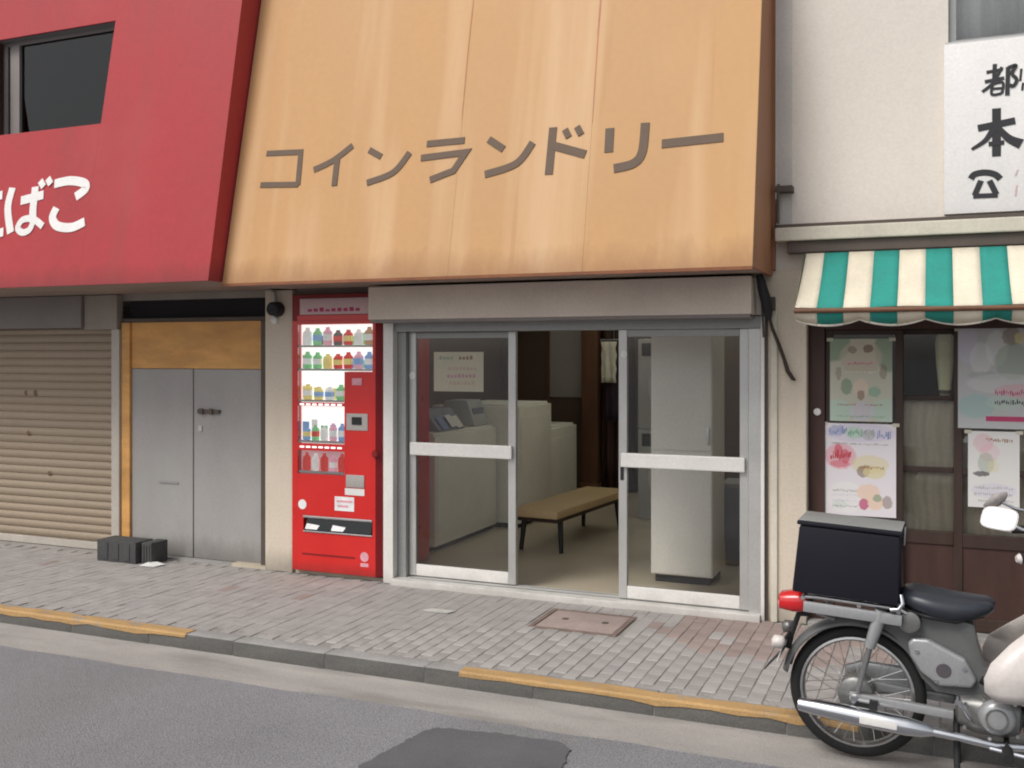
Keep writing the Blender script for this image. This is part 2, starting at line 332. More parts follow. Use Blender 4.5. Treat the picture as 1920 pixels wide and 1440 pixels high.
# paving bricks, long side running from the shop to the kerb; the nearest 300 singly, the rest as one sheet of bricks
bw, bl = .075, .149
bme = {}
for k in ('brick_grey', 'brick_red'):
    bme[k] = B(-bw/2+.0016, bw/2-.0016, -bl/2+.0016, bl/2-.0016, -.03, 0).mesh('brick', k, None, .003, segs=1)
spots = []
for i in range(int(10.2/bw)):
    for j in range(11):
        x = -9.2+bw*(i+.5); y = -1.478+bl*(j+.5)+(.5*bl if i % 2 else 0)
        if y-bl/2 < -1.479 or y+bl/2 > .07: continue
        if -2.205 < x < -1.655 and -.70 < y < -.22: continue
        spots.append((x, y))
spots.sort(key=lambda q: (q[0] > .5, (q[0])**2+(q[1]+6.15)**2))
rest = MB()
for n_, (x, y) in enumerate(spots):
    isred = (x > -1.42 and y > -.80 and random.random() < .85) or (x > -1.66 and y > -.5 and random.random() < .4) or random.random() < .006
    z = random.uniform(-.001, .002)
    if n_ < 300:
        o = link('brick', bme['brick_red' if isred else 'brick_grey'], sidewalk, (x, y, z))
        o.rotation_euler = (random.uniform(-.004, .004), random.uniform(-.006, .006), random.uniform(-.006, .006))
    else: rest.box(x-bw/2+.0016, x+bw/2-.0016, y-bl/2+.0016, y+bl/2-.0016, -.03, z, 1 if isred else 0)
o = obj('far_bricks', rest, ['brick_grey', 'brick_red'], sidewalk); o['kind'] = 'stuff'
kerb = tag(obj('kerb', B(-60, 60, -1.592, -1.481, -.19, -.02), 'mortar'), kind='structure')
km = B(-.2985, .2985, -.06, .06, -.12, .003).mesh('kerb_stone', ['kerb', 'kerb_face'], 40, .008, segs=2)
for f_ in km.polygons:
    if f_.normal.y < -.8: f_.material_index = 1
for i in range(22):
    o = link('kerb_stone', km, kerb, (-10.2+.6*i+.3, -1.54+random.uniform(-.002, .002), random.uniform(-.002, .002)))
def paint(x0, x1):
    m = MB(); n = int((x1-x0)/.12)
    for side in (0, 1):
        pass
    top = [(x0+(x1-x0)*i/n, -1.592, 0) for i in range(n+1)]
    inner = [(p[0], -1.515+random.uniform(-.012, .012)) for p in top]
    low = [(p[0], -.022+random.uniform(-.010, .010)) for p in top]
    vs = []
    for p, a, b in zip(top, inner, low): vs += [(p[0], -1.6035, b[1]), (p[0], -1.6035, -.002), (p[0], -1.595, .0075), (p[0], a[1], .0075)]
    fs = []
    for i in range(n):
        for k in range(3): fs.append((i*4+k, (i+1)*4+k, (i+1)*4+k+1, i*4+k+1))
    m.add(vs, fs)
    return obj('painted_line', m, 'yellow_paint', kerb)
paint(-6.6, -3.93); paint(-2.2, -.3)

# ------------------------------------------------------------------ red building on the left
yr = lambda z: -.88+(z-2.08)*.18
red = thing('red_tobacco_shop', (-6.4, .1, 0), 'red sheet-metal shopfront with white tobacco lettering, left of the orange laundry', 'building')
wl = MB().box(-9, -4.94, 1.0, 5, 0, 6).box(-9, -6.12, .12, 1.0, 2.0, 6).box(-6.12, -4.3, .12, .9, 2.03, 6).box(-4.64, -4.36, .7, .95, 0, 2.03)
obj('wall', wl, 'grey_wall', red)
for x0, x1, hole in [(-9, -6.7155, 0), (-6.715, -5.4955, 1), (-5.495, -4.367, 0)]:
    if hole:
        obj('fascia_panel', MB().slab(x0, x1, 2.08, 3.25, yr, .02), 'red_sheet', red)
        obj('fascia_panel', MB().slab(x0, x1, 4.03, 4.95, yr, .02), 'red_sheet', red)
    else: obj('fascia_panel', MB().slab(x0, x1, 2.08, 4.95, yr, .02), 'red_sheet', red)
ret = [(yr(2.08)+.021, 2.081), (.12, 2.081), (.12, 4.95), (yr(4.95)+.021, 4.95)]
obj('fascia_side', MB().prism(ret, -4.385, -4.369, 'x'), 'red_sheet', red)
obj('soffit', MB().box(-9, -4.387, yr(2.08)+.021, .119, 2.082, 2.10), 'soffit', red)
obj('fascia_top', MB().box(-9, -4.387, yr(4.95)+.021, .119, 4.93, 4.95), 'red_sheet', red)
# window in the sloping front
yw = yr(3.64)+.16
win = obj('window', MB().box(-6.72, -5.50, yw, yw+.04, 3.22, 3.27).box(-6.72, -5.50, yw, yw+.04, 4.0, 4.05).box(-5.54, -5.50, yw, yw+.04, 3.27, 4.0).box(-6.72, -6.68, yw, yw+.04, 3.27, 4.0).box(-6.64, -6.545, yw-.01, yw+.05, 3.27, 4.0), 'shutter_box', red)
obj('window_reveal', MB().slab(-5.50, -5.494, 3.25, 4.03, lambda z: yr(z)+.02, .3).box(-6.72, -5.5, yr(3.25)+.022, yw+.2, 3.225, 3.249).box(-6.72, -5.5, yr(4.03)+.022, yw+.2, 4.031, 4.05), 'alu_dark', win)
obj('pane', MB().box(-6.68, -5.54, yw+.015, yw+.02, 3.27, 4.0), 'glass_dark', win)
obj('dark_backing', MB().box(-6.7, -5.52, yw+.2, yw+.21, 3.2, 4.05), 'dark_void', win)  # dark sheet standing in for the unlit room behind the pane
# roller shutter
obj('shutter_box', MB().box(-9, -6.40, .02, .119, 1.815, 2.078), 'shutter_box', red, bevel=.006)
obj('box_end', MB().box(-6.395, -6.05, .05, .119, 1.80, 2.078), 'grey_wall', red, bevel=.004)
sh = obj('shutter', MB().box(-9, -6.12, .15, .17, .0, 1.82), 'dark_trim', red)
pitch = .0655
prof = [(.140, .0008), (.133, .010), (.128, .022), (.126, .034), (.128, .046), (.133, .056), (.140, .0645), (.150, .0645), (.150, .0008)]
slat = MB().prism(prof, -9+6.4, -6.118+6.4, 'x').mesh('slat', 'shutter', 50)
zc = .06
while zc < 1.82:
    o = link('slat', slat, sh, (0, -.1, zc)); zc += pitch
obj('bottom_bar', MB().box(-9, -6.12, .105, .15, .0, .058), 'shutter_frame', sh, bevel=.004)
for x, z, r_ in ((-7.13, 1.27, .022), (-7.02, 1.27, .026), (-7.10, .93, .024), (-6.86, .60, .024)):
    obj('rust_mark', MB().lathe([(-.002, r_*.7), (0, r_)], (x, .1275, z), 'y', 12), 'rust_mark', sh)
obj('shutter_rail', MB().box(-6.117, -6.035, .06, .16, 0, 1.80), 'shutter_frame', red, bevel=.005)
# double door with an ochre transom
obj('transom', MB().box(-6.0, -4.575, .15, .17, 1.875, 2.03), 'dark_void', red)
obj('door_lintel', MB().box(-6.03, -4.575, .09, .14, 1.855, 1.885), 'dark_trim', red, bevel=.004)
obj('door_jamb', MB().box(-6.03, -5.945, .08, .20, 0, 1.853), 'wood_orange', red, bevel=.004)
obj('door_jamb', MB().box(-4.655, -4.575, .06, .20, 0, 1.853), 'dark_trim', red, bevel=.004)
obj('door_panel', MB().box(-5.944, -4.656, .10, .16, 1.487, 1.853), 'wood_orange', red, bevel=.003)
for a, b in ((-5.944, -5.328), (-5.318, -4.656)):
    d = obj('door', MB().box(a, b, .102, .15, .012, 1.484), 'grey_door', red, bevel=.006)
    if a > -5.4:
        obj('latch', MB().box(-5.27, -5.06, .082, .101, 1.142, 1.172).box(-5.25, -5.21, .07, .083, 1.135, 1.18).box(-5.15, -5.12, .07, .083, 1.135, 1.18), 'dark_trim', d, bevel=.003)
        obj('lock_plate', MB().box(-5.27, -5.235, .094, .101, 1.0, 1.045), 'alu', d, bevel=.002)
    else: obj('mail_slot', MB().box(-5.66, -5.47, .095, .101, .58, .595), 'alu_dark', d)
obj('door_gap', MB().box(-5.327, -5.319, .14, .149, .012, 1.484), 'dark_void', red)
obj('threshold', MB().box(-6.03, -4.64, .05, .2, -.01, .01), 'kerb', red)
def on_slope(yf):
    n = Vector((0, -1, yf(1)-yf(0))).normalized()
    return lambda u, v, h: Vector((u, yf(v), v))+n*(h+.001)
tabako = [[[(-6.798,2.823),(-6.529,2.844)],[(-6.652,2.93),(-6.671,2.729),(-6.729,2.517)],[(-6.54,2.752),(-6.36,2.779)],[(-6.478,2.611),(-6.472,2.535),(-6.37,2.488),(-6.29,2.496)]],
 [[(-6.269,2.827),(-6.284,2.676),(-6.217,2.485)],[(-6.162,2.722),(-5.945,2.754)],[(-6.037,2.819),(-6.026,2.646),(-6.004,2.555)],[(-6.004,2.572),(-6.03,2.500),(-6.10,2.482),(-6.15,2.520),(-6.12,2.572),(-6.06,2.585)],[(-6.068,2.586),(-5.985,2.566),(-5.905,2.518)],[(-5.996,2.861),(-5.953,2.813)],[(-5.924,2.874),(-5.886,2.828)]],
 [[(-5.853,2.829),(-5.711,2.842),(-5.574,2.817),(-5.547,2.772),(-5.631,2.719)],[(-5.799,2.648),(-5.823,2.576),(-5.763,2.514),(-5.627,2.496),(-5.511,2.531)]]]
for gi, g in enumerate(tabako):
    m = MB()
    for si, s_ in enumerate(g): m.ribbon(s_, .050 if (gi == 1 and si > 2) else .066, on_slope(yr), .004+.0006*si)
    obj('letter', m, 'sign_white', red)

# ------------------------------------------------------------------ orange laundry building
yo = lambda z: -.75+(z-2.065)*.21
lau = thing('coin_laundry', (-2.4, 0, 0), 'coin laundry under an orange sloping sheet-metal fascia with brown katakana lettering', 'building')
XL, XR = -4.36, -.888
seams = [XL, -2.69, -1.84, XR]
for a, b in zip(seams[:-1], seams[1:]):
    obj('fascia_panel', MB().slab(a+.0006, b-.0006, 2.068, 4.95, yo, .02), 'orange_sheet', lau)
for x, zl, wd in ((-2.69, 3.05, .010), (-1.835, 2.95, .022)):       # rust that ran down from the seams
    m = MB(); m.ribbon([(x, 4.95), (x+.004, 4.2), (x-.006, 3.6), (x-.004, zl)], wd, lambda u, v_, h: Vector((u, yo(v_)-.0012-h, v_)), .0006, taper=(1, .15))
    obj('rust_streak', m, 'rust_streak', lau)
obj('fascia_side', MB().prism([(yo(2.065)+.021, 2.066), (-.02, 2.066), (-.02, 4.95), (yo(4.95)+.021, 4.95)], XR-.018, XR, 'x'), 'orange_side', lau)
obj('fascia_top', MB().box(XL, XR-.02, yo(4.95)+.021, -.001, 4.93, 4.95), 'orange_side', lau)
obj('soffit', MB().box(XL, XR-.02, yo(2.065)+.021, -.001, 2.075, 2.09), 'soffit', lau)
obj('drip_edge', MB().box(XL, XR, yo(2.065)-.004, yo(2.065)+.02, 2.05, 2.067), 'rust_edge', lau)
kata = [('ko',[[(-4.137,2.949),(-3.862,2.937),(-3.852,2.709)],[(-4.152,2.731),(-3.848,2.714)]],.033,0),
 ('i',[[(-3.464,2.949),(-3.6,2.859),(-3.742,2.805)],[(-3.57,2.863),(-3.569,2.686)]],.036,1),
 ('n',[[(-3.336,2.908),(-3.241,2.855)],[(-3.037,2.868),(-3.141,2.745),(-3.326,2.689)]],.036,1),
 ('ra',[[(-2.921,2.913),(-2.66,2.914)],[(-2.953,2.824),(-2.644,2.836),(-2.718,2.724),(-2.874,2.677)]],.037,0),
 ('n',[[(-2.497,2.906),(-2.392,2.835)],[(-2.205,2.862),(-2.301,2.739),(-2.502,2.685)]],.040,1),
 ('do',[[(-2.082,2.944),(-2.087,2.655)],[(-2.079,2.833),(-1.868,2.761)],[(-2.006,2.925),(-1.978,2.873)],[(-1.932,2.935),(-1.902,2.883)]],.044,1),
 ('ri',[[(-1.729,2.907),(-1.727,2.762)],[(-1.519,2.92),(-1.527,2.751),(-1.576,2.684),(-1.69,2.662)]],.046,1),
 ('bar',[[(-1.416,2.786),(-1.07,2.795)]],.045,1)]
for nm, st, w, smo in kata:
    m = MB()
    for k, s_ in enumerate(st): m.ribbon(s_, 1.13*w*(.8 if nm == 'do' and k > 1 else 1), on_slope(yo), .0035+.0006*k, smooth=bool(smo))
    obj('letter', m, 'sign_brown', lau)
# walls
obj('wall', MB().box(-4.36, -.93, 0, .25, 2.10, 4.9).box(-4.93, -.93, 5.1, 5.2, 0, 2.6), 'wall_in', lau)
obj('corner_flashing', MB().box(-.93, -.8725, -.03, -.0005, 2.1, 4.94), 'orange_side', lau)
obj('door_header', MB().box(-3.55, -.935, .0005, .25, 1.8355, 2.0995), 'wall_in', lau)
obj('niche_header', MB().box(-4.33, -3.551, .05, .25, 2.035, 2.0995), 'soffit', lau)
obj('pillar', MB().box(-4.57, -4.33, 0, .69, 0, 2.07), 'beige_wall', lau, bevel=.006)
obj('side_wall', MB().box(-4.93, -4.85, .95, 5.1, 0, 2.6), 'wall_brown', lau)
obj('side_wall', MB().box(-.95, -.94, .2, 5.1, 0, 2.6), 'wall_in', lau)
obj('back_panel', MB().box(-4.84, -.96, 5.08, 5.098, .02, 2.4), 'wall_brown', lau)
obj('ceiling', MB().box(-4.9, -.96, .251, .5, 2.30, 2.36).box(-4.9, -.96, 4.6, 5.1, 2.30, 2.36).box(-4.9, -4.6, .5, 4.6, 2.30, 2.36).box(-1.05, -.96, .5, 4.6, 2.30, 2.36), 'wall_in', lau)
for k in range(4): obj('added_roof_light', MB().box(-4.6+.8875*k+.01, -4.6+.8875*(k+1)-.01, .5, 4.6, 2.34, 2.345), 'frosted', lau)  # made-up skylight panels, unseen, added to brighten the laundry inside
for k in range(5): obj('added_roof_bar', MB().box(-4.6+.8875*k-.012, -4.6+.8875*k+.012, .5, 4.6, 2.33, 2.352), 'alu_white', lau)
obj('interior_floor', MB().box(-4.9, -.96, .03, 5.1, -.1, .018), 'floor_in', lau)
# roller shutter housing over the doors
obj('shutter_box', MB().box(-3.57, -.985, -.2, .0, 1.835, 2.060), 'box_tan', lau, bevel=.008)
obj('box_lip', MB().box(-3.56, -.995, -.19, -.01, 1.815, 1.8345), 'shutter_box', lau, bevel=.003)
# aluminium door frame
fr = obj('door_frame', MB().box(-3.47, -.96, -.01, .12, 1.755, 1.83), 'alu_dark', lau, bevel=.004)
obj('jamb', MB().box(-3.55, -3.472, -.03, .2, 0, 1.834), 'alu_white', fr, bevel=.004)
obj('jamb', MB().box(-3.471, -3.402, .03, .12, .0, 1.7545), 'alu_dark', fr, bevel=.004)
obj('jamb', MB().box(-1.03, -.957, -.02, .14, 0, 1.7545), 'alu', fr, bevel=.004)
obj('jamb', MB().box(-.956, -.935, -.035, .14, 0, 1.83), 'alu_white', fr, bevel=.003)
obj('sill', MB().box(-3.471, -.957, -.065, .14, -.02, .040), 'alu_white', fr, bevel=.004)
obj('track', MB().box(-3.36, -1.03, .015, .022, .0405, .047).box(-3.36, -1.03, .085, .092, .0405, .047), 'alu_dark', fr)
def sliding_door(x0, x1, y, rail_z, hs=False):
    t = .018
    d = obj('sliding_door', MB().box(x0, x0+.055, y-t, y+t, .05, 1.754).box(x1-.055, x1, y-t, y+t, .05, 1.754), 'alu', lau, bevel=.004)
    obj('rail', MB().box(x0+.0555, x1-.0555, y-t+.002, y+t-.002, .051, .13), 'alu_white', d, bevel=.004)
    obj('rail', MB().box(x0+.0555, x1-.0555, y-t+.002, y+t-.002, 1.71, 1.753), 'alu_dark', d, bevel=.003)
    obj('rail', MB().box(x0+.02, x1-.02, y-t-.03, y-t-.004, rail_z-.045, rail_z+.045), 'alu_white', d, bevel=.008)
    obj('pane', MB().box(x0+.055, x1-.055, y-.003, y+.003, .13, rail_z), 'glass', d)
    obj('pane', MB().box(x0+.055, x1-.055, y-.003, y+.003, rail_z+.001, 1.71), 'glass', d)
    return d
dl_ = sliding_door(-3.40, -2.588, .089, .94)
dr_ = sliding_door(-1.85, -1.032, .019, .93)
obj('handle', MB().box(-1.838, -1.815, -.004, .0008, .80, .95), 'black', dr_, bevel=.003)
obj('sticker', MB().lathe([(-.0015, .022), (0, .022)], (-1.815, -.0008, 1.60), 'y', 20), 'paper_white', dr_)
obj('sticker', MB().lathe([(-.0015, .026), (0, .026)], (-3.372, .0692, 1.45), 'y', 20), 'paper_white', dl_)

# ------------------------------------------------------------------ things inside the laundry
def washer(x0, x1, y0, y1, h, label, back=True):
    t = thing('laundry_machine', ((x0+x1)/2, (y0+y1)/2, .018), label, 'washing machine', 'machines along the left wall of the laundry')
    obj('body', MB().box(x0, x1, y0, y1, .06, h), 'machine', t, 20, .012)
    obj('plinth', MB().box(x0+.02, x1-.03, y0+.02, y1-.02, .02, .0595), 'black', t)
    n = max(1, int((y1-y0)/.62)); w = (y1-y0)/n
    for i in range(n):
        a = y0+w*i+.03; b = y0+w*(i+1)-.03
        obj('lid', MB().box(x0+.22, x1-.03, a, b, h+.0005, h+.022), 'machine', t, 20, .006)
        obj('front_panel', MB().box(x1+.0005, x1+.008, a, b, .12, h-.10), 'machine', t, 20, .003)
        if back: obj('control_panel', MB().prism([(x0+.02, h+.0005), (x0+.2, h+.0005), (x0+.12, h+.16), (x0+.02, h+.16)], a, b, 'y'), 'machine_grey', t, 20, .006)
    return t
washer(-4.35, -3.66, .98, 2.2, .94, 'long low pale laundry machine behind the left glass door')
washer(-4.35, -3.46, 2.26, 3.08, 1.12, 'tall pale laundry machine between the long low one and the bench', False)
washer(-4.35, -3.62, 3.14, 4.3, .83, 'lowest pale laundry machine, farthest from the glass doors', False)
t = thing('control_box', (-3.95, 2.0, .965), 'grey tilted box on the near laundry machine, left of the door stile', 'box')
obj('body', MB().prism([(-4.1, .9655), (-3.72, .9655), (-3.80, 1.19), (-4.02, 1.19)], 1.86, 2.16, 'y'), 'machine_grey', t, 20, .01)
obj('screen', MB().box(-3.77, -3.755, 1.9, 2.12, 1.02, 1.12), 'blue_grey', t)
t = thing('magazine_stand', (-3.85, 1.35, .965), 'dark rack of leaflets with pale pages on the near laundry machine', 'rack')
obj('rack', MB().prism([(-4.0, .9655), (-3.72, .9655), (-3.86, 1.14), (-4.0, 1.14)], 1.18, 1.66, 'y'), 'blue_grey', t, 20, .008)
for a, zz in ((1.24, .98), (1.40, .99), (1.53, .975)):
    obj('leaflet', MB().add([(-3.722, a, zz), (-3.722, a+.10, zz+.005), (-3.795, a+.10, zz+.1), (-3.795, a, zz+.095), (-3.718, a, zz), (-3.718, a+.10, zz+.005), (-3.791, a+.10, zz+.1), (-3.791, a, zz+.095)], [(0,1,2,3),(7,6,5,4),(0,4,5,1),(1,5,6,2),(2,6,7,3),(3,7,4,0)]), 'paper_white' if a > 1.3 else 'ink_blue', t)
t = thing('notice_card', (-3.035, .11, 1.34), 'cream notice card with faint red lettering behind the left glass door', 'notice')
obj('sheet', MB().box(-3.225, -2.845, .112, .116, 1.341, 1.615), 'card', t)
for z, a, b, k in ((1.575, -3.18, -3.07, 'ink_sage'), (1.575, -3.03, -2.92, 'ink_brown'), (1.50, -3.11, -2.9, 'ink_peach'), (1.45, -3.12, -2.9, 'ink_pink'), (1.40, -3.1, -2.93, 'ink_peach')):
    m = MB(); x = a
    while x < b: m.box(x, x+.018, .1095, .1115, z-.012, z+random.uniform(.004, .014)); x += .028
    obj('print', m, k, t)
# bench
t = thing('waiting_bench', (-2.85, 1.98, .018), 'low bench with ochre padded top and dark legs inside the open doorway', 'bench', rot=(0, 0, R(-5)))
ORG[t.name] = (0, 0, 0)
obj('seat', MB().box(-.21, .21, -.76, .76, .285, .352), 'bench_top', t, 30, .02)
obj('seat_frame', MB().box(-.18, .18, -.71, .71, .25, .2845), 'wood_dark', t)
for a in (-.16, .16):
    for b in (-.60, .60): obj('leg', MB().tube([(a, b, .25), (a*1.12, b*1.04, 0)], [.024, .018], 8), 'black', t)
# tall cabinet
t = thing('tall_cabinet', (-1.59, .85, .018), 'tall pale cabinet standing behind the right glass door', 'cabinet')
obj('body', MB().box(-1.815, -1.385, .66, 1.08, .075, 2.1), 'cabinet', t, 20, .006)
obj('plinth', MB().box(-1.79, -1.41, .69, 1.06, .0185, .0745), 'black', t)
obj('door', MB().box(-1.808, -1.392, .650, .6595, .085, .93), 'cabinet', t, 20, .003)
obj('door', MB().box(-1.808, -1.392, .650, .6595, .94, 2.09), 'cabinet', t, 20, .003)
obj('handle', MB().box(-1.42, -1.405, .635, .6495, .98, 1.10), 'alu', t, 20, .003)
# stacked dryers at the back right
dm = {}
def dryer(x, y, z, label):
    t = thing('tumble_dryer', (x, y, z), label, 'dryer', 'stacked dryers at the back of the laundry')
    if not dm:
        dm['body'] = B(-.34, .34, 0, .66, 0, .86).mesh('body', 'machine_grey', 20, .012)
        dm['door_ring'] = MB().lathe([(-.03, .17), (-.03, .235), (0, .245), (0, .16)], (0, -.001, .40), 'y', 28, closed=True).mesh('door_ring', 'alu', 40)
        dm['door_glass'] = MB().lathe([(-.015, .15), (-.012, .17), (-.002, .17)], (0, -.001, .40), 'y', 28).mesh('door_glass', 'blue_grey', 40)
        dm['control_panel'] = B(-.30, .30, -.012, -.0005, .70, .82).mesh('control_panel', 'black', 20, .004)
    for k in dm: link(k, dm[k], t)
for x, w in ((-2.28, 'grey'),):
    for z, h in ((.02, 'lower'), (.885, 'upper')):
        dryer(x, 3.2, z, f'{h} {w} tumble dryer of the stack behind the tall cabinet')
t = thing('laundry_bin', (-1.28, 1.55, .018), 'blue-grey bin half hidden right of the tall cabinet', 'bin')
obj('body', MB().prism([(-1.44, .02), (-1.12, .02), (-1.09, .62), (-1.47, .62)], 1.4, 1.72, 'y'), 'blue_grey', t, 20, .01)
obj('rim', MB().box(-1.485, -1.075, 1.385, 1.735, .605, .635), 'alu_dark', t, 20, .006)
t = thing('wall_panel', (-3.98, 5.0, 1.06), 'grey rectangular panel on the back wall of the laundry', 'panel')
obj('board', MB().box(-4.22, -3.82, 5.05, 5.079, 1.09, 2.1), 'panel_grey', t, 20, .004)
obj('frame', MB().box(-4.25, -4.221, 5.04, 5.079, 1.06, 2.13).box(-3.819, -3.79, 5.04, 5.079, 1.06, 2.13), 'wood_brown', t)
t = thing('timber_post', (-3.62, 4.8, .018), 'brown timber post beside the dark curtain at the back', 'post')
obj('post', MB().box(-3.75, -3.56, 4.85, 5.0, .02, 2.3), 'wood_brown', t, 20, .006)
obj('base_block', MB().box(-3.77, -3.54, 4.83, 5.02, .0185, .12), 'wood_brown', t, 20, .006)
def cloth(mb, x0, x1, y, z0, z1, amp, waves, n=60, ph=0):
    vs = []; fs = []; rows = 6
    for j in range(rows+1):
        z = z0+(z1-z0)*j/rows
        for i in range(n+1):
            u = i/n; vs.append((x0+(x1-x0)*u+.01*math.sin(3*j+u*9), y+amp*math.sin(u*waves*2*math.pi+ph+.3*j)*(1-.25*j/rows), z))
    for j in range(rows):
        for i in range(n): fs.append((j*(n+1)+i, j*(n+1)+i+1, (j+1)*(n+1)+i+1, (j+1)*(n+1)+i))
    return mb.add(vs, fs)
def cloth_obj(name, mb, m, parent):
    o = obj(name, mb, m, parent, 180); md = o.modifiers.new('thick', 'SOLIDIFY'); md.thickness = .003; return o
t = thing('back_curtain', (-3.1, 4.9, .05), 'dark red-brown curtain hanging across the back doorway', 'curtain')
cloth_obj('drape', cloth(MB(), -3.53, -2.5, 4.92, .06, 2.2, .025, 9), 'wood_red', t)
obj('rod', MB().tube([(-3.55, 4.92, 2.22), (-2.45, 4.92, 2.22)], .012, 8), 'alu_dark', t)
t = thing('hanging_towel', (-3.35, 4.5, 1.2), 'pale towel hanging over a dark cloth beside the timber post', 'towel')
cloth_obj('towel', cloth(MB(), -3.44, -3.27, 4.62, 1.28, 1.74, .012, 2), 'cloth_white', t)
cloth_obj('dark_cloth', cloth(MB(), -3.40, -3.16, 4.66, .85, 1.5, .012, 2), 'cloth_navy', t)
obj('hanger', MB().tube([(-3.46, 4.64, 1.76), (-3.15, 4.64, 1.76)], .008, 8).tube([(-3.3, 4.64, 1.76), (-3.3, 4.64, 2.3)], .004, 6), 'alu_dark', t)

# ------------------------------------------------------------------ vending machine
v = thing('vending_machine', (-3.935, .25, 0), 'bright red drinks vending machine with lit white display windows beside the glass doors', 'vending machine')
YF = -.03
obj('body', MB().box(-4.31, -3.558, .03, .69, .03, 2.03), 'vend_red', v, 30, .012)
for x in (-4.24, -3.63):
    for y in (.06, .5): obj('foot', MB().lathe([(0, .03), (.028, .025)], (x, y, .001), 'z', 12), 'black', v)
# front door built round its openings
def front(*rects):
    m = MB()
    for x0, x1, z0, z1 in rects: m.box(x0, x1, YF, .0295, z0, z1)
    return m
obj('front_frame', front((-4.308, -4.262, .035, 1.84), (-3.635, -3.612, .035, 1.84), (-4.2615, -3.6355, 1.815, 1.84), (-4.2615, -3.6355, .035, .315), (-4.2615, -3.6355, .435, .735), (-4.2615, -4.2125, .3155, .4345), (-3.8655, -3.6355, .7355, 1.475), (-4.2615, -3.866, .905, .955), (-4.2615, -3.866, 1.228, 1.25)), 'vend_red', v)
obj('shaded_edge', MB().prism([(-3.6115, YF), (-3.562, .012), (-3.562, .0295), (-3.6115, .0295)], .035, 2.02, 'z'), 'vend_dark', v)  # bevelled right edge, its shade put into the darker red
obj('top_sign', MB().box(-4.308, -3.612, YF+.002, .0295, 1.8405, 2.028), 'vend_dark', v)
obj('sign_face', MB().box(-4.24, -3.63, YF-.006, YF+.0015, 1.885, 2.0), 'vend_sign', v, 20, .003)
m = MB()
for x in [-4.17+.05*i for i in range(9)]: m.box(x, x+.035, YF-.0075, YF-.0062, 1.905, 1.905+random.uniform(.015, .03))
obj('sign_print', m, 'ink_mag', v)
obj('header_band', MB().box(-4.262, -3.636, YF-.004, YF-.0005, 1.842, 1.88), 'vend_red', v)
def display(x0, x1, z0, z1, cans, base, cards=('can_white',)):
    d = obj('display', MB().box(x0, x1, .018, .0285, z0, z1), base, v)
    obj('pane', MB().box(x0, x1, YF+.006, YF+.009, z0, z1), 'glass', d)
    obj('shelf', MB().box(x0, x1, YF+.012, .0175, z0+.005, z0+.02), 'alu_white', d)
    n = len(cans); w = (x1-x0-.02)/n
    for q in range(n-1):
        a_ = x0+.012+w*q*1.05; obj('price_card', MB().box(a_, a_+w*random.uniform(.6, 1.0), .0145, .0178, z0+.022, z0+.022+(z1-z0)*random.uniform(.35, .6)), random.choice(cards), d)
    for i, (k, h) in enumerate(cans):
        cx = x0+.01+w*(i+.5); r = min(w*.47, .042)
        hh = h*(z1-z0-.035)
        can = obj('drink_can', MB().lathe([(0, r*.8), (.006, r), (hh*.72, r), (hh*.86, r*.55), (hh, r*.5)], (cx, .0285, z0+.0205), 'z', 16), k, d, 40)
        obj('can_label', MB().lathe([(hh*.25, r*1.03), (hh*.6, r*1.03)], (cx, .0285, z0+.0205), 'z', 12), random.choice(['can_white', 'can_white', 'can_yellow', 'can_red', 'can_blue']), can, 40)
    return d
def cans(t_): return [(dict(r='can_red', g='can_green', b='can_blue', y='can_yellow', p='can_pink', d='can_dark', w='can_white', n='can_brown')[c], random.uniform(.78, .98)) for c in t_]
display(-4.2615, -3.6355, 1.645, 1.814, cans('wgpdrwn'), 'vend_white', ('can_pink', 'can_green', 'can_white', 'can_dark'))
display(-4.2615, -3.6355, 1.4755, 1.644, cans('ggyrrpb'), 'vend_white', ('can_red', 'can_green', 'can_blue', 'can_red'))
display(-4.2615, -3.8665, 1.2505, 1.475, [(k, h*.62) for k, h in cans('yywg')], 'vend_white', ('can_yellow', 'can_yellow', 'can_green'))
display(-4.2615, -3.8665, .9555, 1.2275, [(k, h*.55) for k, h in cans('bgwpb')], 'vend_white', ('can_blue', 'can_white', 'can_green'))
display(-4.2615, -3.8665, .7355, .9045, cans('rwrpr'), 'vend_pink', ('can_red', 'can_red', 'can_white'))
for z in (1.2375, .93, ):
    for i in range(7): obj('button', MB().box(-4.24+.053*i, -4.205+.053*i, YF-.005, YF-.0005, z-.006, z+.006), 'vend_white', v)
obj('coin_panel', MB().box(-3.847, -3.672, YF-.006, YF-.0005, 1.06, 1.18), 'vend_grey', v, 20, .003)
obj('coin_slot', MB().box(-3.80, -3.72, YF-.010, YF-.0065, 1.10, 1.155), 'black', v)
obj('note_slot', MB().box(-3.80, -3.72, YF-.006, YF-.0005, 1.38, 1.43), 'ink_pink', v, 20, .003)
obj('coin_return', MB().box(-3.85, -3.70, YF-.007, YF-.0005, .655, .745), 'vend_grey', v, 20, .004)
obj('return_sticker', MB().box(-3.86, -3.70, YF-.003, YF-.0005, .60, .648), 'paper_white', v)
obj('price_sticker', MB().box(-3.945, -3.785, YF-.003, YF-.0005, .484, .585), 'ink_white', v)
obj('price_print', MB().box(-3.93, -3.80, YF-.0042, YF-.0031, .545, .56).box(-3.92, -3.83, YF-.0042, YF-.0031, .51, .525), 'ink_pink', v)
obj('round_sticker', MB().lathe([(-.0025, .035), (0, .035)], (-4.22, YF-.0005, .512), 'y', 20), 'ink_white', v)
obj('outlet_recess', MB().box(-4.212, -3.636, .012, .028, .316, .434), 'black', v)
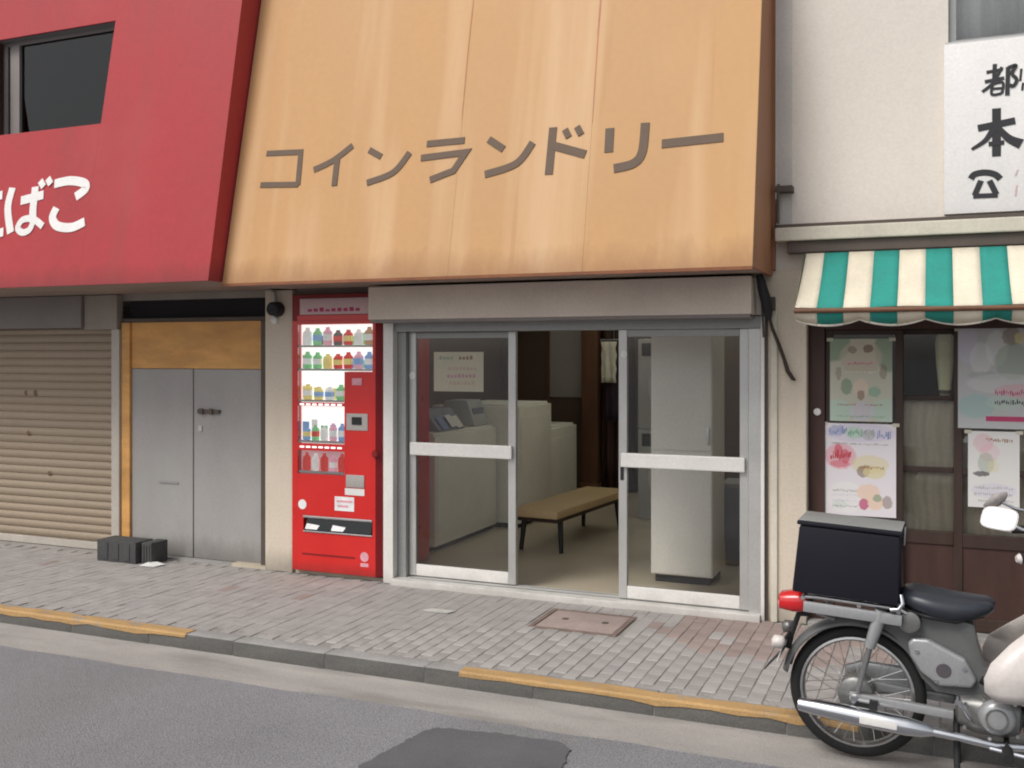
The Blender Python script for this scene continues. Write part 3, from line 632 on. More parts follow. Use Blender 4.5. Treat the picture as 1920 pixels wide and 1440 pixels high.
obj('outlet_flap', MB().add([(-4.2, -.026, .33), (-3.65, -.026, .33), (-3.65, -.004, .42), (-4.2, -.004, .42), (-4.2, -.022, .33), (-3.65, -.022, .33), (-3.65, .0, .42), (-4.2, .0, .42)], [(0,1,2,3),(7,6,5,4),(0,4,5,1),(1,5,6,2),(2,6,7,3),(3,7,4,0)]), 'glass_dark', v)
obj('outlet_frame', MB().box(-4.212, -3.636, YF-.008, YF+.006, .418, .434).box(-4.212, -3.636, YF-.008, YF+.006, .316, .326), 'silver', v, 20, .003)
for a, b in ((-4.2, -4.10), (-3.98, -3.88)):
    obj('flap_glint', MB().add([(a, -.0285, .335), (b, -.0285, .335), (b+.02, -.0205, .365), (a+.01, -.0185, .375)], [(0,1,2,3)]), 'ink_white', v)  # white glints painted on the flap as flat patches
obj('emblem', MB().lathe([(-.002, .034), (0, .034)], (-3.70, YF-.0005, .17), 'y', 24), 'ink_pink', v)
obj('emblem_strip', MB().box(-3.732, -3.668, YF-.002, YF-.0005, .10, .125), 'ink_pink', v)
obj('kick_groove', MB().box(-4.22, -3.78, YF-.003, YF-.0005, .150, .162), 'vend_dark', v)
# lock on the right edge
obj('lock', MB().lathe([(-.02, .022), (0, .03)], (-3.61, YF-.0005, .90), 'y', 16), 'vend_dark', v)

# ------------------------------------------------------------------ small things on the left
t = thing('meter_box', (-4.46, -.03, 1.84), 'small dark meter with a pale cap at the top of the beige pillar', 'meter')
obj('case', MB().lathe([(-.09, .038), (-.08, .05), (-.01, .055), (0, .055)], (-4.45, -.0005, 1.93), 'y', 20), 'black', t, 40)
obj('cap', MB().lathe([(-.03, .012), (-.025, .026), (0, .03)], (-4.475, -.0005, 1.85), 'y', 16), 'paper_white', t, 40)
obj('conduit', MB().tube([(-4.45, -.03, 1.98), (-4.46, -.03, 2.05), (-4.5, -.03, 2.073)], .012, 8), 'alu_dark', t, 40)
def block(x0, x1, y0, y1, h, label):
    t = thing('concrete_block', ((x0+x1)/2, (y0+y1)/2, 0), label, 'block', 'dark blocks on the pavement')
    obj('body', MB().box(x0, x1, y0, y1, .001, h), 'block', t, 30, .008)
    for a in (.22, .5, .78):
        xm = x0+(x1-x0)*a; w = (x1-x0)*.07
        obj('ridge', MB().box(xm-w, xm+w, y0-.006, y0+.01, .02, h-.02), 'block', t, 30, .003)
block(-5.985, -5.60, -.22, -.03, .165, 'wide charcoal block on the pavement by the shutter rail')
block(-5.57, -5.475, -.19, -.01, .165, 'narrow charcoal block on the pavement in front of the grey door')
t = obj('paper_scrap', MB().add([(-5.52, -.27, .006), (-5.40, -.25, .004), (-5.36, -.17, .012), (-5.45, -.15, .02), (-5.5, -.2, .022)], [(0, 1, 4), (1, 2, 3, 4)]), 'paper_white')
tag(t, 'crumpled white paper scrap beside the narrow charcoal block', 'litter')
t = obj('pavement_scrap', MB().add([(-2.93, -.62, .004), (-2.76, -.61, .004), (-2.73, -.55, .005), (-2.9, -.545, .004), (-2.93, -.62, .009), (-2.76, -.61, .008), (-2.73, -.55, .011), (-2.9, -.545, .008)], [(0,1,2,3),(7,6,5,4),(0,4,5,1),(1,5,6,2),(2,6,7,3),(3,7,4,0)]), 'scrap')
tag(t, 'flat pale scrap lying on the pavement in front of the left glass door', 'litter')
# access cover in the paving
t = thing('access_cover', (-1.93, -.46, 0), 'reddish rectangular access cover set in the paving by the doorstep', 'cover')
obj('cover_frame', MB().box(-2.2, -2.17, -.68, -.24, -.05, .006).box(-1.69, -1.66, -.68, -.24, -.05, .006).box(-2.1695, -1.6905, -.68, -.66, -.05, .006).box(-2.1695, -1.6905, -.26, -.24, -.05, .006), 'cover_frame', t, 20, .002)
obj('cover_plate', MB().box(-2.165, -1.695, -.655, -.265, -.05, .003), 'brick_red', t, 20, .003)
for x in (-2.05, -1.8): obj('lift_hole', MB().lathe([(0, .022), (.0015, .022)], (x, -.44, .003), 'z', 14), 'dark_trim', t)

# ------------------------------------------------------------------ white building on the right
w = thing('white_shop', (.5, 0, 0), 'cream rendered two-storey shop with a dark timber sliding front', 'building')
obj('wall', MB().box(-.87, .074, -.01, .2, 2.35, 6).box(.0745, 1.6, -.01, .2, 2.35, 3.33).box(1.6005, 5, -.01, .2, 2.35, 6).box(.0745, 1.6, -.01, .2, 4.7, 6).box(-.90, 5, .02, .3, 1.80, 2.349), 'white_wall', w)
obj('pillar', MB().box(-.933, -.695, 0, .5, 0, 2.10), 'beige_wall', w, bevel=.006)
obj('pillar_gap', MB().box(-.934, -.918, -.012, -.0005, 0, 1.83), 'dark_trim', w)
obj('pillar_edge', MB().box(-.90, -.862, -.018, -.0005, 0, 1.95), 'cornice', w, bevel=.004)
obj('side_wall', MB().box(-.935, -.9, .501, 5, 0, 6).box(-.9, 5, 4.9, 5, 0, 6), 'grey_wall', w)
obj('roof', MB().box(-.86, 5, .2, 5, 5.9, 6.02), 'grey_wall', w)
obj('cornice_cap', MB().box(-.868, 5, -.075, -.0105, 2.345, 2.365), 'dark_trim', w, bevel=.003)
obj('cornice', MB().box(-.865, 5, -.095, .0195, 2.265, 2.344), 'cornice', w, bevel=.008)
obj('awning_housing', MB().box(-.80, 5, -.07, .0195, 2.195, 2.264), 'dark_trim', w, bevel=.006)
obj('wall_edge', MB().box(-.868, -.775, -.016, -.0105, 2.366, 6), 'pipe_cream', w)
obj('pipe_bracket', MB().box(-.86, -.765, -.1, -.0105, 2.555, 2.59).tube([(-.845, -.09, 2.6), (-.85, -.09, 2.37)], .010, 8), 'dark_trim', w)
uw = obj('window', MB().box(.075, .115, .02, .08, 3.34, 4.69).box(1.56, 1.6, .02, .08, 3.34, 4.69).box(.1155, 1.5595, .02, .08, 3.335, 3.365).box(.80, .84, .02, .08, 3.366, 4.69), 'alu_dark', w)
obj('pane', MB().box(.116, .799, .045, .05, 3.366, 4.69), 'glass', uw)
obj('pane', MB().box(.841, 1.559, .045, .05, 3.366, 4.69), 'glass', uw)
cloth_obj('lace_curtain', cloth(MB(), .1, 1.58, .10, 3.36, 4.7, .018, 8, 120), 'lace', uw)
obj('window_sill', MB().box(.06, 1.62, -.02, .02, 3.331, 3.345), 'alu', uw)
# timber front
YS = .12
sf = obj('shop_frame', MB().box(-.694, -.60, YS-.03, YS+.05, .02, 1.80).box(-.5995, 5, YS-.03, YS+.05, 1.745, 1.80), 'wood_red', w, bevel=.004)
obj('doorstep', MB().box(-.69, 5, -.0, .3, -.05, .02), 'kerb', w, bevel=.005)
obj('door_lock', MB().lathe([(-.012, .012), (-.01, .02), (0, .022)], (-.643, YS-.0305, 1.255), 'y', 18), 'paper_white', sf, 40)
def panel_door(x0, x1, y, rails, mats='wood_dark'):
    st = .045
    d = obj('sliding_door', MB().box(x0, x0+st, y-.018, y+.018, .025, 1.744).box(x1-st, x1, y-.018, y+.018, .025, 1.744), mats, w, bevel=.004)
    for z0, z1 in rails: obj('rail', MB().box(x0+st+.0005, x1-st-.0005, y-.016, y+.016, z0, z1), mats, d, bevel=.003)
    zs = [r[1] for r in rails][:-1]; ze = [r[0] for r in rails][1:]
    for k, (a, b) in enumerate(zip(zs, ze)):
        if b < .60: obj('lower_panel', MB().box(x0+st, x1-st, y-.006, y+.006, a, b), 'wood_red', d)
        else: obj('pane', MB().box(x0+st, x1-st, y-.002, y+.002, a+.0005, b-.0005), 'glass', d)
    return d
rails = [(.025, .10), (.50, .575), (.915, .945), (1.335, 1.36), (1.715, 1.744)]
panel_door(-.598, -.165, YS+.01, rails)
panel_door(-.24, .15, YS+.052, rails)
panel_door(.105, .66, YS+.01, rails)
panel_door(.62, 1.4, YS+.052, rails)
obj('closed_side', MB().box(1.4, 5, YS, YS+.05, .021, 1.744), 'wood_red', w)
# room behind the timber front
obj('room_wall', MB().box(-.9, 5, 2.2, 2.25, 0, 2.3).box(-.9, 5, .3, 2.25, 2.2, 2.25), 'wood_dark', w)
obj('room_floor', MB().box(-.9, 5, .3, 2.2, -.05, .0), 'wood_dark', w)
t = thing('cafe_curtain', (-.05, .3, .3), 'brown pleated curtain behind the lower panes of the timber door', 'curtain')
cloth_obj('drape', cloth(MB(), -.60, 1.35, .212, .3, 1.33, .010, 24, 260), 'curtain', t)
obj('rod', MB().tube([(-.6, .212, 1.337), (1.4, .212, 1.337)], .006, 8), 'dark_trim', t)
t = thing('tied_curtain', (.05, .3, 1.35), 'narrow pale yellow tied curtain in the dark upper pane', 'curtain')
cv = MB().loft([(0, 0, 0, .001, .001)], n=4); cv = MB()
secs = [(1.36, .030), (1.42, .034), (1.55, .046), (1.66, .05), (1.705, .046), (1.722, .03)]
vs = []; fs = []; n = 24
for z, r in secs:
    for k in range(n):
        a = 2*math.pi*k/n; rr = r*(1+.07*math.sin(5*a)); vs.append((.058+rr*math.cos(a), .225+.4*rr*math.sin(a), z))
for i in range(len(secs)-1):
    for k in range(n): fs.append((i*n+k, i*n+(k+1) % n, (i+1)*n+(k+1) % n, (i+1)*n+k))
fs += [tuple(range(n-1, -1, -1)), tuple(range((len(secs)-1)*n, len(secs)*n))]
obj('bunch', MB().add(vs, fs), 'curtain_yellow', t, 60)
obj('tie', MB().lathe([(0, .034), (.012, .036), (.02, .034)], (.058, .225, 1.37), 'z', 16), 'dark_trim', t, 40)

# sign board
sg = thing('shop_signboard', (.7, -.03, 2.38), 'white signboard with black brushed characters and a telephone symbol on the cream wall', 'sign')
obj('board', MB().box(.052, 1.5, -.045, -.0105, 2.38, 3.328), 'sign_white', sg, 20, .004)
pl = lambda u, v_, h: Vector((u, -.0455-h, v_))
sig = [('character', [[(.266,3.15),(.347,3.158)],[(.308,3.192),(.304,3.103)],[(.258,3.099),(.354,3.11)],[(.343,3.171),(.3,3.091),(.246,3.045)],[(.297,3.082),(.347,3.086),(.343,3.027)],[(.297,3.082),(.293,3.027),(.343,3.028)],[(.297,3.057),(.343,3.056)],[(.373,3.168),(.369,3.015)],[(.373,3.164),(.411,3.172),(.392,3.132),(.415,3.095),(.4,3.063),(.381,3.069)]], [.018,.021,.019,.017,.014,.014,.012,.022,.018], 'sign_black'),
 ('character', [[(.438,3.152),(.432,3.085)],[(.447,3.075),(.442,3.033)]], [.012,.012], 'sign_black'),
 ('character', [[(.316,2.948),(.316,2.684)],[(.223,2.846),(.408,2.872)],[(.308,2.851),(.262,2.778),(.192,2.732)],[(.324,2.841),(.377,2.777),(.438,2.742)],[(.277,2.755),(.354,2.758)]], [.044,.038,.034,.044,.024], 'sign_black'),
 ('telephone_symbol', [[(.188,2.569),(.207,2.593),(.258,2.6),(.308,2.586),(.335,2.559)],[(.239,2.557),(.207,2.477)],[(.2,2.473),(.322,2.471)],[(.281,2.554),(.316,2.475)]], [.034,.030,.026,.030], 'sign_black'),
 ('character', [[(.421,2.604),(.409,2.571)],[(.417,2.52),(.408,2.461)]], [.008,.008], 'sign_pink')]
for nm, st, ws, mm in sig:
    m = MB()
    for k, (s_, wd) in enumerate(zip(st, ws)):
        tp = (1.1, .45) if (nm == 'character' and len(s_) == 3 and wd > .02) and s_[0][0] > s_[-1][0] else ((.6, 1.25) if wd == .044 and len(s_) == 3 else None)
        m.ribbon(s_, wd, pl, .002+.0004*k, taper=tp)
    obj(nm, m, mm, sg)

# awning
aw = thing('striped_awning', (.9, -.3, 1.78), 'teal and cream striped awning with a scalloped valance over the timber shopfront', 'awning')
A0, A1 = Vector((0, -.075, 2.188)), Vector((0, -.50, 1.85))
xs = [-.700]; x = -.586
sw = .136
while x < 2.6: xs.append(x); x += sw
m = MB()
for i, (a, b) in enumerate(zip(xs[:-1], xs[1:])):
    vs = []; fs = []; n = 8; q = 4
    for k in range(n+1):
        u = k/n
        for j in range(q+1):
            xx = a+(b-a)*j/q; sag = -.018*math.sin(math.pi*u)-.004*math.sin(xx*11)*u
            tx = xx if i else max(xx, -.700+.012*(1-u))
            vs.append((tx, A0.y+(A1.y-A0.y)*u, A0.z+(A1.z-A0.z)*u+sag))
    for k in range(n):
        for j in range(q): fs.append((k*(q+1)+j, k*(q+1)+j+1, (k+1)*(q+1)+j+1, (k+1)*(q+1)+j))
    m.add(vs, fs, i % 2)
can = obj('canopy', m, ['cream', 'teal'], aw, 60)
md = can.modifiers.new('thick', 'SOLIDIFY'); md.thickness = .002
m = MB(); tr = MB()
for i, (a, b) in enumerate(zip(xs[:-1], xs[1:])):
    n = 10; vs = []; fs = []
    for k in range(n+1):
        xx = a+(b-a)*k/n
        ph = ((xx+.37)/(2*sw*1.22)) % 1.0; drop = .055+.034*math.sin(math.pi*ph)**.8
        yb = A1.y+.055+.010*math.sin(xx*23)
        vs += [(xx, A1.y-.001, A1.z-.008), (xx, (A1.y+yb)/2-.002, A1.z-.008-drop*.5), (xx, yb, A1.z-.008-drop)]
        tr.v.append((xx, yb-.003, A1.z-.008-drop-.004)); tr.v.append((xx, yb-.003, A1.z-.008-drop+.008))
    for k in range(n):
        for j in (0, 1): fs.append((k*3+j, k*3+j+1, k*3+j+4, k*3+j+3))
    m.add(vs, fs, i % 2)
for k in range(len(tr.v)//2-1):
    if abs(tr.v[2*k][0]-tr.v[2*k+2][0]) > 1e-6: tr.f.append((2*k, 2*k+1, 2*k+3, 2*k+2)); tr.mi.append(0)
va = obj('valance', m, ['cream', 'teal'], aw, 60); md = va.modifiers.new('thick', 'SOLIDIFY'); md.thickness = .002
vt = obj('valance_trim', tr, 'cream_trim', aw, 60); md = vt.modifiers.new('thick', 'SOLIDIFY'); md.thickness = .003
obj('front_rail', MB().tube([(-.705, A1.y+.004, A1.z-.014), (2.6, A1.y+.004, A1.z-.014)], 0.014, 10), 'wood_brown', aw, 40)
for xx in (-.69, 1.0): obj('arm', MB().tube([(xx, .015, 1.87), (xx, A1.y+.02, A1.z-.01)], .009, 8), 'dark_trim', aw, 40)
obj('side_cloth', MB().add([(-.700, A0.y, A0.z), (-.700, A1.y, A1.z), (-.70, .0, 1.86), (-.70, 0, 2.188)], [(0, 1, 2, 3)]), 'ink_sage', aw)

# cables at the party wall
t = thing('wall_cable', (-.9, -.06, 1.4), 'black cable bundle dangling from under the orange fascia onto the beige pillar', 'cable')
obj('bundle', MB().tube([(-.95, -.13, 2.07), (-.935, -.12, 2.0), (-.915, -.11, 1.92), (-.905, -.09, 1.86), (-.90, -.07, 1.81)], [.02, .028, .032, .03, .014], 10), 'black', t, 60)
obj('cable', MB().tube([(-.905, -.07, 1.84), (-.885, -.05, 1.75), (-.85, -.04, 1.66), (-.82, -.03, 1.57), (-.80, -.03, 1.50), (-.77, -.03, 1.455), (-.755, -.03, 1.445)], [.009, .01, .011, .011, .013, .012, .006], 8), 'wood_dark', t, 60)
obj('cable', MB().tube([(-.96, -.1, 2.06), (-.945, -.06, 1.9), (-.94, -.045, 1.75), (-.937, -.045, 1.7)], .006, 8), 'dark_trim', t, 60)
obj('junction', MB().box(-.92, -.87, -.06, -.0185, 1.86, 1.94), 'dark_trim', t, 20, .006)

# posters on the timber front
def poster(name, x0, x1, z0, z1, base, label, blobs, rows_, y):
    t = thing(name, ((x0+x1)/2, y, z0), label, 'poster')
    print_mat(name+'_print', base, blobs, x0, x1, z0, z1)
    obj('sheet', MB().box(x0, x1, y-.0012, y, z0, z1), name+'_print', t)
    for k, (u, v_, a, b_, c) in enumerate(rows_):
        cx = x0+(x1-x0)*u; cz = z1-(z1-z0)*v_; a *= (x1-x0); b_ *= (z1-z0); m = MB(); h = .0018+.0001*k
        n = max(4, int(2*a/.011)); dx = 2*a/n
        for q in range(n):
            xx = cx-a+dx*q; hh = b_*random.uniform(.35, 1.1); o_ = b_*random.uniform(-.5, .5)
            m.add([(xx, y-h, cz+o_-hh), (xx+dx*random.uniform(.35, .85), y-h, cz+o_-hh*.8), (xx+dx*random.uniform(.3, .9), y-h, cz+o_+hh), (xx+dx*random.uniform(-.2, .3), y-h, cz+o_+hh*.8)], [(0, 1, 2, 3)])
        obj('print', m, c, t)
    for u in (0, 1): obj('tape', MB().box(x0+(x1-x0)*u-.018, x0+(x1-x0)*u+.018, y-.0032, y-.0013, z1-.014, z1+.006), 'tape', t)
PY = YS-.0105
G = dict(sage=(.26,.34,.24), mint=(.46,.60,.50), tan=(.52,.46,.36), brn=(.22,.14,.10), pink=(.70,.36,.42), red=(.60,.10,.14), blue=(.24,.30,.50), grn=(.24,.42,.30), lil=(.58,.54,.68), wht=(.76,.75,.74), yel=(.66,.58,.30), pch=(.76,.56,.44), dk=(.10,.09,.10), gry=(.40,.42,.42), mag=(.50,.07,.18), teal=(.34,.50,.48))
def bl(*L_): return [(u, v_, a, b_, G[c], amt) for u, v_, a, b_, c, amt in L_]
poster('food_poster', -.572, -.224, 1.203, 1.69, (.54, .53, .43), 'pale green poster on the timber door, above the pink and white one',
 bl((.05,.05,.28,.22,'sage',.95),(.95,.12,.22,.28,'sage',.9),(.5,.22,.34,.2,'tan',.7),(.36,.13,.07,.05,'brn',.6),(.62,.12,.08,.05,'brn',.85),(.5,.30,.26,.03,'pink',.5),(.5,.36,.28,.06,'tan',.8),(.14,.42,.05,.08,'brn',.45),(.86,.40,.06,.09,'brn',.5),(.27,.58,.09,.1,'sage',.9),(.72,.64,.1,.06,'grn',.7),(.5,.60,.12,.12,'pch',.6),(.5,.68,.06,.06,'brn',.7),(.12,.88,.25,.14,'mint',.8),(.9,.86,.25,.14,'mint',.7),(.52,.88,.2,.12,'lil',.5)), [(.5,.30,.2,.014,'ink_brown'),(.5,.40,.24,.012,'cloth_white'),(.28,.80,.15,.010,'ink_brown'),(.72,.80,.15,.010,'ink_brown'),(.5,.94,.4,.012,'ink_green')], PY)
poster('menu_poster', -.604, -.203, .645, 1.19, (.72, .68, .71), 'white and pink poster with a red flower motif, directly behind the moped box',
 bl((.5,.10,.5,.10,'lil',.55),(.18,.08,.12,.06,'blue',.45),(.42,.1,.12,.07,'mint',.8),(.62,.12,.1,.06,'gry',.6),(.23,.36,.22,.14,'pink',.75),(.2,.30,.06,.07,'red',.8),(.30,.36,.06,.08,'red',.75),(.22,.44,.14,.04,'red',.6),(.64,.44,.26,.1,'yel',.6),(.55,.52,.09,.06,'brn',.7),(.7,.52,.16,.07,'yel',.7),(.3,.80,.26,.17,'wht',.8),(.22,.88,.1,.05,'mint',.35),(.62,.74,.16,.09,'pch',.85),(.56,.87,.07,.06,'mag',.85),(.72,.85,.11,.08,'pch',.9),(.74,.80,.06,.04,'sage',.8),(.88,.84,.07,.07,'brn',.6)), [(.2,.09,.13,.045,'ink_blue'),(.44,.10,.1,.045,'ink_green'),(.63,.11,.08,.04,'ink_grey'),(.84,.12,.1,.045,'ink_blue'),(.30,.78,.18,.010,'ink_lilac'),(.30,.84,.18,.010,'ink_lilac'),(.3,.73,.18,.014,'ink_grey'),(.3,.90,.18,.010,'ink_grey'),(.24,.36,.15,.05,'ink_red'),(.66,.47,.18,.018,'ink_brown'),(.5,.22,.4,.010,'ink_grey')], PY-.004)
poster('event_poster', .126, .60, 1.18, 1.745, (.50, .50, .50), 'large grey-green poster with a crimson strip under the awning',
 bl((.1,.15,.12,.2,'lil',.6),(.25,.3,.12,.16,'wht',.4),(.42,.2,.12,.18,'wht',.45),(.58,.08,.1,.09,'brn',.6),(.66,.10,.05,.06,'yel',.8),(.6,.33,.2,.18,'sage',.5),(.85,.15,.15,.2,'lil',.6),(.3,.47,.2,.04,'gry',.7),(.5,.55,.4,.1,'wht',.3),(.7,.62,.3,.07,'pink',.55),(.2,.78,.2,.12,'teal',.7),(.5,.74,.2,.07,'mint',.5)), [(.68,.64,.28,.025,'ink_mag'),(.68,.74,.28,.03,'ink_dark')], PY)
obj('strip', MB().box(.27, .56, PY-.0026, PY-.0014, 1.222, 1.250), 'ink_mag', [o for o in bpy.data.objects if o.name == 'event_poster'][0])
poster('notice_poster', .178, .44, .735, 1.165, (.68, .67, .65), 'small white notice with a dark stamp below the large grey poster',
 bl((.3,.15,.2,.12,'pink',.45),(.42,.28,.2,.12,'pink',.3),(.35,.42,.16,.14,'sage',.45),(.26,.56,.16,.035,'dk',.85),(.5,.46,.12,.08,'yel',.4),(.5,.78,.44,.1,'lil',.45)), [(.62,.11,.26,.025,'ink_brown'),(.5,.74,.38,.022,'ink_grey'),(.5,.82,.38,.022,'ink_grey'),(.55,.91,.34,.014,'ink_grey')], PY-.004)

# ------------------------------------------------------------------ moped
mo = thing('delivery_moped', (-.309, -1.75, ROAD+.018), 'grey step-through moped with white leg shield and black delivery box, parked at the kerb', 'moped', rot=(0, R(2.9), R(-1.5)))
ORG[mo.name] = (0, 0, 0)
def wheel(cx, cz):
    tyre = obj('wheel', MB().lathe([(.027*math.cos(a), .243+.027*math.sin(a)) for a in [2*math.pi*k/14 for k in range(14)]], (cx, 0, cz), 'y', 56, closed=True), 'rubber', mo, 60)
    obj('rim', MB().lathe([(-.020, .226), (-.022, .217), (-.010, .209), (.010, .209), (.022, .217), (.020, .226)], (cx, 0, cz), 'y', 56, closed=True), 'chrome_dull', tyre, 50)
    obj('hub', MB().lathe([(-.06, .02), (-.055, .062), (-.045, .07), (-.02, .066), (.02, .066), (.045, .07), (.055, .062), (.06, .02)], (cx, 0, cz), 'y', 28), 'engine', tyre, 40)
    sp = MB()
    for k in range(32):
        a = 2*math.pi*k/32; sd_ = -1 if k % 2 else 1; tw = .35*(1 if (k//2) % 2 else -1)
        p = Vector((cx+.066*math.cos(a+tw), sd_*.04, cz+.066*math.sin(a+tw))); q = Vector((cx+.213*math.cos(a), 0, cz+.213*math.sin(a)))
        sp.tube([p, q], .0016, 5)
    obj('spokes', sp, 'chrome_dull', tyre)
    return tyre
wheel(0, .27); wheel(1.19, .27)
def arc(cx, cz, r, a0, a1, n=18): return [(cx+r*math.cos(R(a0+(a1-a0)*k/n)), cz+r*math.sin(R(a0+(a1-a0)*k/n))) for k in range(n+1)]
def fender(cx, cz, r, a0, a1, w_, name, mm):
    m = MB(); pts = arc(cx, cz, r, a0, a1, 24); vs = []; fs = []; q = 8
    for px, pz in pts:
        d = Vector((px-cx, pz-cz)).normalized()
        for k in range(q+1):
            t_ = math.pi*k/q; yy = -w_*math.cos(t_); lift = .028*(math.sin(t_)-1)
            vs.append((px+d.x*lift, yy, pz+d.y*lift))
    for i in range(len(pts)-1):
        for k in range(q): fs.append((i*(q+1)+k, i*(q+1)+k+1, (i+1)*(q+1)+k+1, (i+1)*(q+1)+k))
    o = obj(name, m.add(vs, fs), mm, mo, 60); md = o.modifiers.new('thick', 'SOLIDIFY'); md.thickness = .003; return o
fender(0, .275, .305, 20, 172, .06, 'rear_fender', 'moped_grey')
fender(1.19, .275, .30, 10, 165, .055, 'front_fender', 'moped_grey')
# tail: lamp bracket, number plate, mud flap, indicators
obj('tail_bracket', MB().tube([(-.20, 0, .56), (-.25, 0, .55), (-.275, 0, .46), (-.285, 0, .40)], .012, 8), 'black', mo, 40)
tl = obj('tail_lamp', MB().loft([(-.335, 0, .60, .025, .022), (-.325, 0, .602, .05, .036), (-.27, 0, .607, .062, .045), (-.215, 0, .612, .055, .042), (-.205, 0, .612, .03, .025)], 2.8), 'tail_red', mo, 50)
obj('lamp_base', MB().box(-.235, -.195, -.035, .035, .575, .645), 'black', tl, 30, .006)
obj('number_plate', MB().add([(-.318, -.085, .36), (-.318, .085, .36), (-.292, .085, .455), (-.292, -.085, .455), (-.314, -.085, .36), (-.314, .085, .36), (-.288, .085, .455), (-.288, -.085, .455)], [(0,1,2,3),(7,6,5,4),(0,4,5,1),(1,5,6,2),(2,6,7,3),(3,7,4,0)]), 'alu_white', mo)
obj('mud_flap', MB().add([(-.30, -.05, .40), (-.30, .05, .40), (-.375, .05, .305), (-.375, -.05, .305), (-.296, -.05, .40), (-.296, .05, .40), (-.371, .05, .305), (-.371, -.05, .305)], [(0,1,2,3),(7,6,5,4),(0,4,5,1),(1,5,6,2),(2,6,7,3),(3,7,4,0)]), 'black', mo)
for s_ in (-1, 1):
    ind = obj('indicator', MB().loft([(-.335, s_*.13, .455, .012, .012), (-.325, s_*.13, .455, .028, .028), (-.29, s_*.13, .458, .026, .026), (-.28, s_*.13, .459, .01, .01)], 2), 'leg_white' if s_ < 0 else 'engine', mo, 60)
    obj('stalk', MB().tube([(-.28, 0, .47), (-.29, s_*.12, .457)], .007, 8), 'black', ind)
# rack and delivery box
rk = MB()
for s_ in (-.11, -.04, .04, .11): rk.tube([(-.22, s_, .655), (-.17, s_, .66), (.15, s_, .66), (.18, s_, .645)], .009, 8)
rk.tube([(-.22, -.125, .652), (-.22, .125, .652)], .009, 8).tube([(.0, -.125, .652), (.0, .125, .652)], .009, 8).tube([(.15, -.125, .65), (.15, .125, .65)], .009, 8)
obj('rear_rack', rk, 'chrome_dull', mo, 50)
obj('rack_rail', MB().box(-.215, .165, -.138, -.12, .598, .642), 'moped_silver', mo, 30, .006)
obj('rack_rail', MB().box(-.215, .165, .12, .138, .598, .642), 'moped_silver', mo, 30, .006)
for s_ in (-1, 1): obj('rack_stay', MB().tube([(-.16, s_*.125, .60), (-.1, s_*.07, .57)], .008, 8), 'moped_silver', mo)
bx = obj('delivery_box', MB().add([(-.262,-.15,.677),(.150,-.15,.677),(.150,.09,.677),(-.262,.09,.677),(-.245,-.155,.955),(.142,-.155,.955),(.142,.095,.955),(-.245,.095,.955)], [(0,3,2,1),(4,5,6,7),(0,1,5,4),(1,2,6,5),(2,3,7,6),(3,0,4,7)]), 'cargo_black', mo, 30, .012)
obj('lid', MB().box(-.255, .152, -.160, .10, .957, .974), 'cargo_black', bx, 30, .008)
obj('lid_edge', MB().box(-.25, .147, -.150, .09, .9745, .979), 'alu_dark', bx, 30, .002)
obj('clasp', MB().box(.150, .156, -.03, .03, .90, .97), 'chrome_dull', bx, 30, .002)
obj('strap_hook', MB().tube([(.155, -.13, .72), (.165, -.145, .69), (.15, -.145, .665), (.12, -.145, .66)], .009, 8), 'chrome', mo, 50)
# frame, covers, seat
body = [(.03,.592),(.10,.632),(.20,.650),(.33,.645),(.425,.63),(.44,.56),(.47,.47),(.60,.43),(.72,.52),(.86,.80),(.92,.80),(.80,.50),(.66,.36),(.50,.335),(.46,.342),(.30,.34),(.245,.385),(.20,.46),(.14,.53),(.07,.57)]
obj('frame', MB().prism(body, -.065, .065, 'y'), 'moped_grey', mo, 40, .012)
cov = [(.188,.525),(.205,.548),(.265,.552),(.40,.497),(.446,.42),(.43,.388),(.31,.374),(.24,.42),(.20,.475)]
for s_ in (-1, 1):
    c_ = obj('side_cover', MB().prism(cov, s_*.0655, s_*.098, 'y'), 'moped_silver', mo, 50, .014, 3)
    obj('emblem', MB().lathe([(0, .028), (s_*.003, .026)], (.325, s_*.0985, .44), 'y', 20), 'ink_dark', c_)
for o_ in [x for x in bpy.data.objects if x.name.startswith('emblem') and x.parent and x.parent.name.startswith('side_cover')]: pass
obj('knob', MB().lathe([(-.05, .03), (-.045, .042), (.0, .046)], (.19, -.0655, .612), 'y', 18), 'engine', mo, 40)
obj('seat', MB().loft([(.15, 0, .70, .05, .018), (.165, 0, .70, .10, .032), (.21, 0, .695, .128, .045), (.28, 0, .682, .130, .052), (.35, 0, .676, .12, .054), (.42, 0, .685, .10, .045), (.47, 0, .698, .08, .032), (.495, 0, .705, .05, .018)], 2.6, 24), 'seat_vinyl', mo, 70)
obj('seat_base', MB().loft([(.17, 0, .655, .08, .012), (.25, 0, .645, .115, .018), (.36, 0, .64, .105, .018), (.46, 0, .668, .06, .012)], 2.6), 'black', mo, 60)
obj('seat_spring', MB().tube([(.22, -.05, .655), (.22, -.05, .61)], .018, 10).tube([(.22, .05, .655), (.22, .05, .61)], .018, 10), 'chrome_dull', mo, 50)
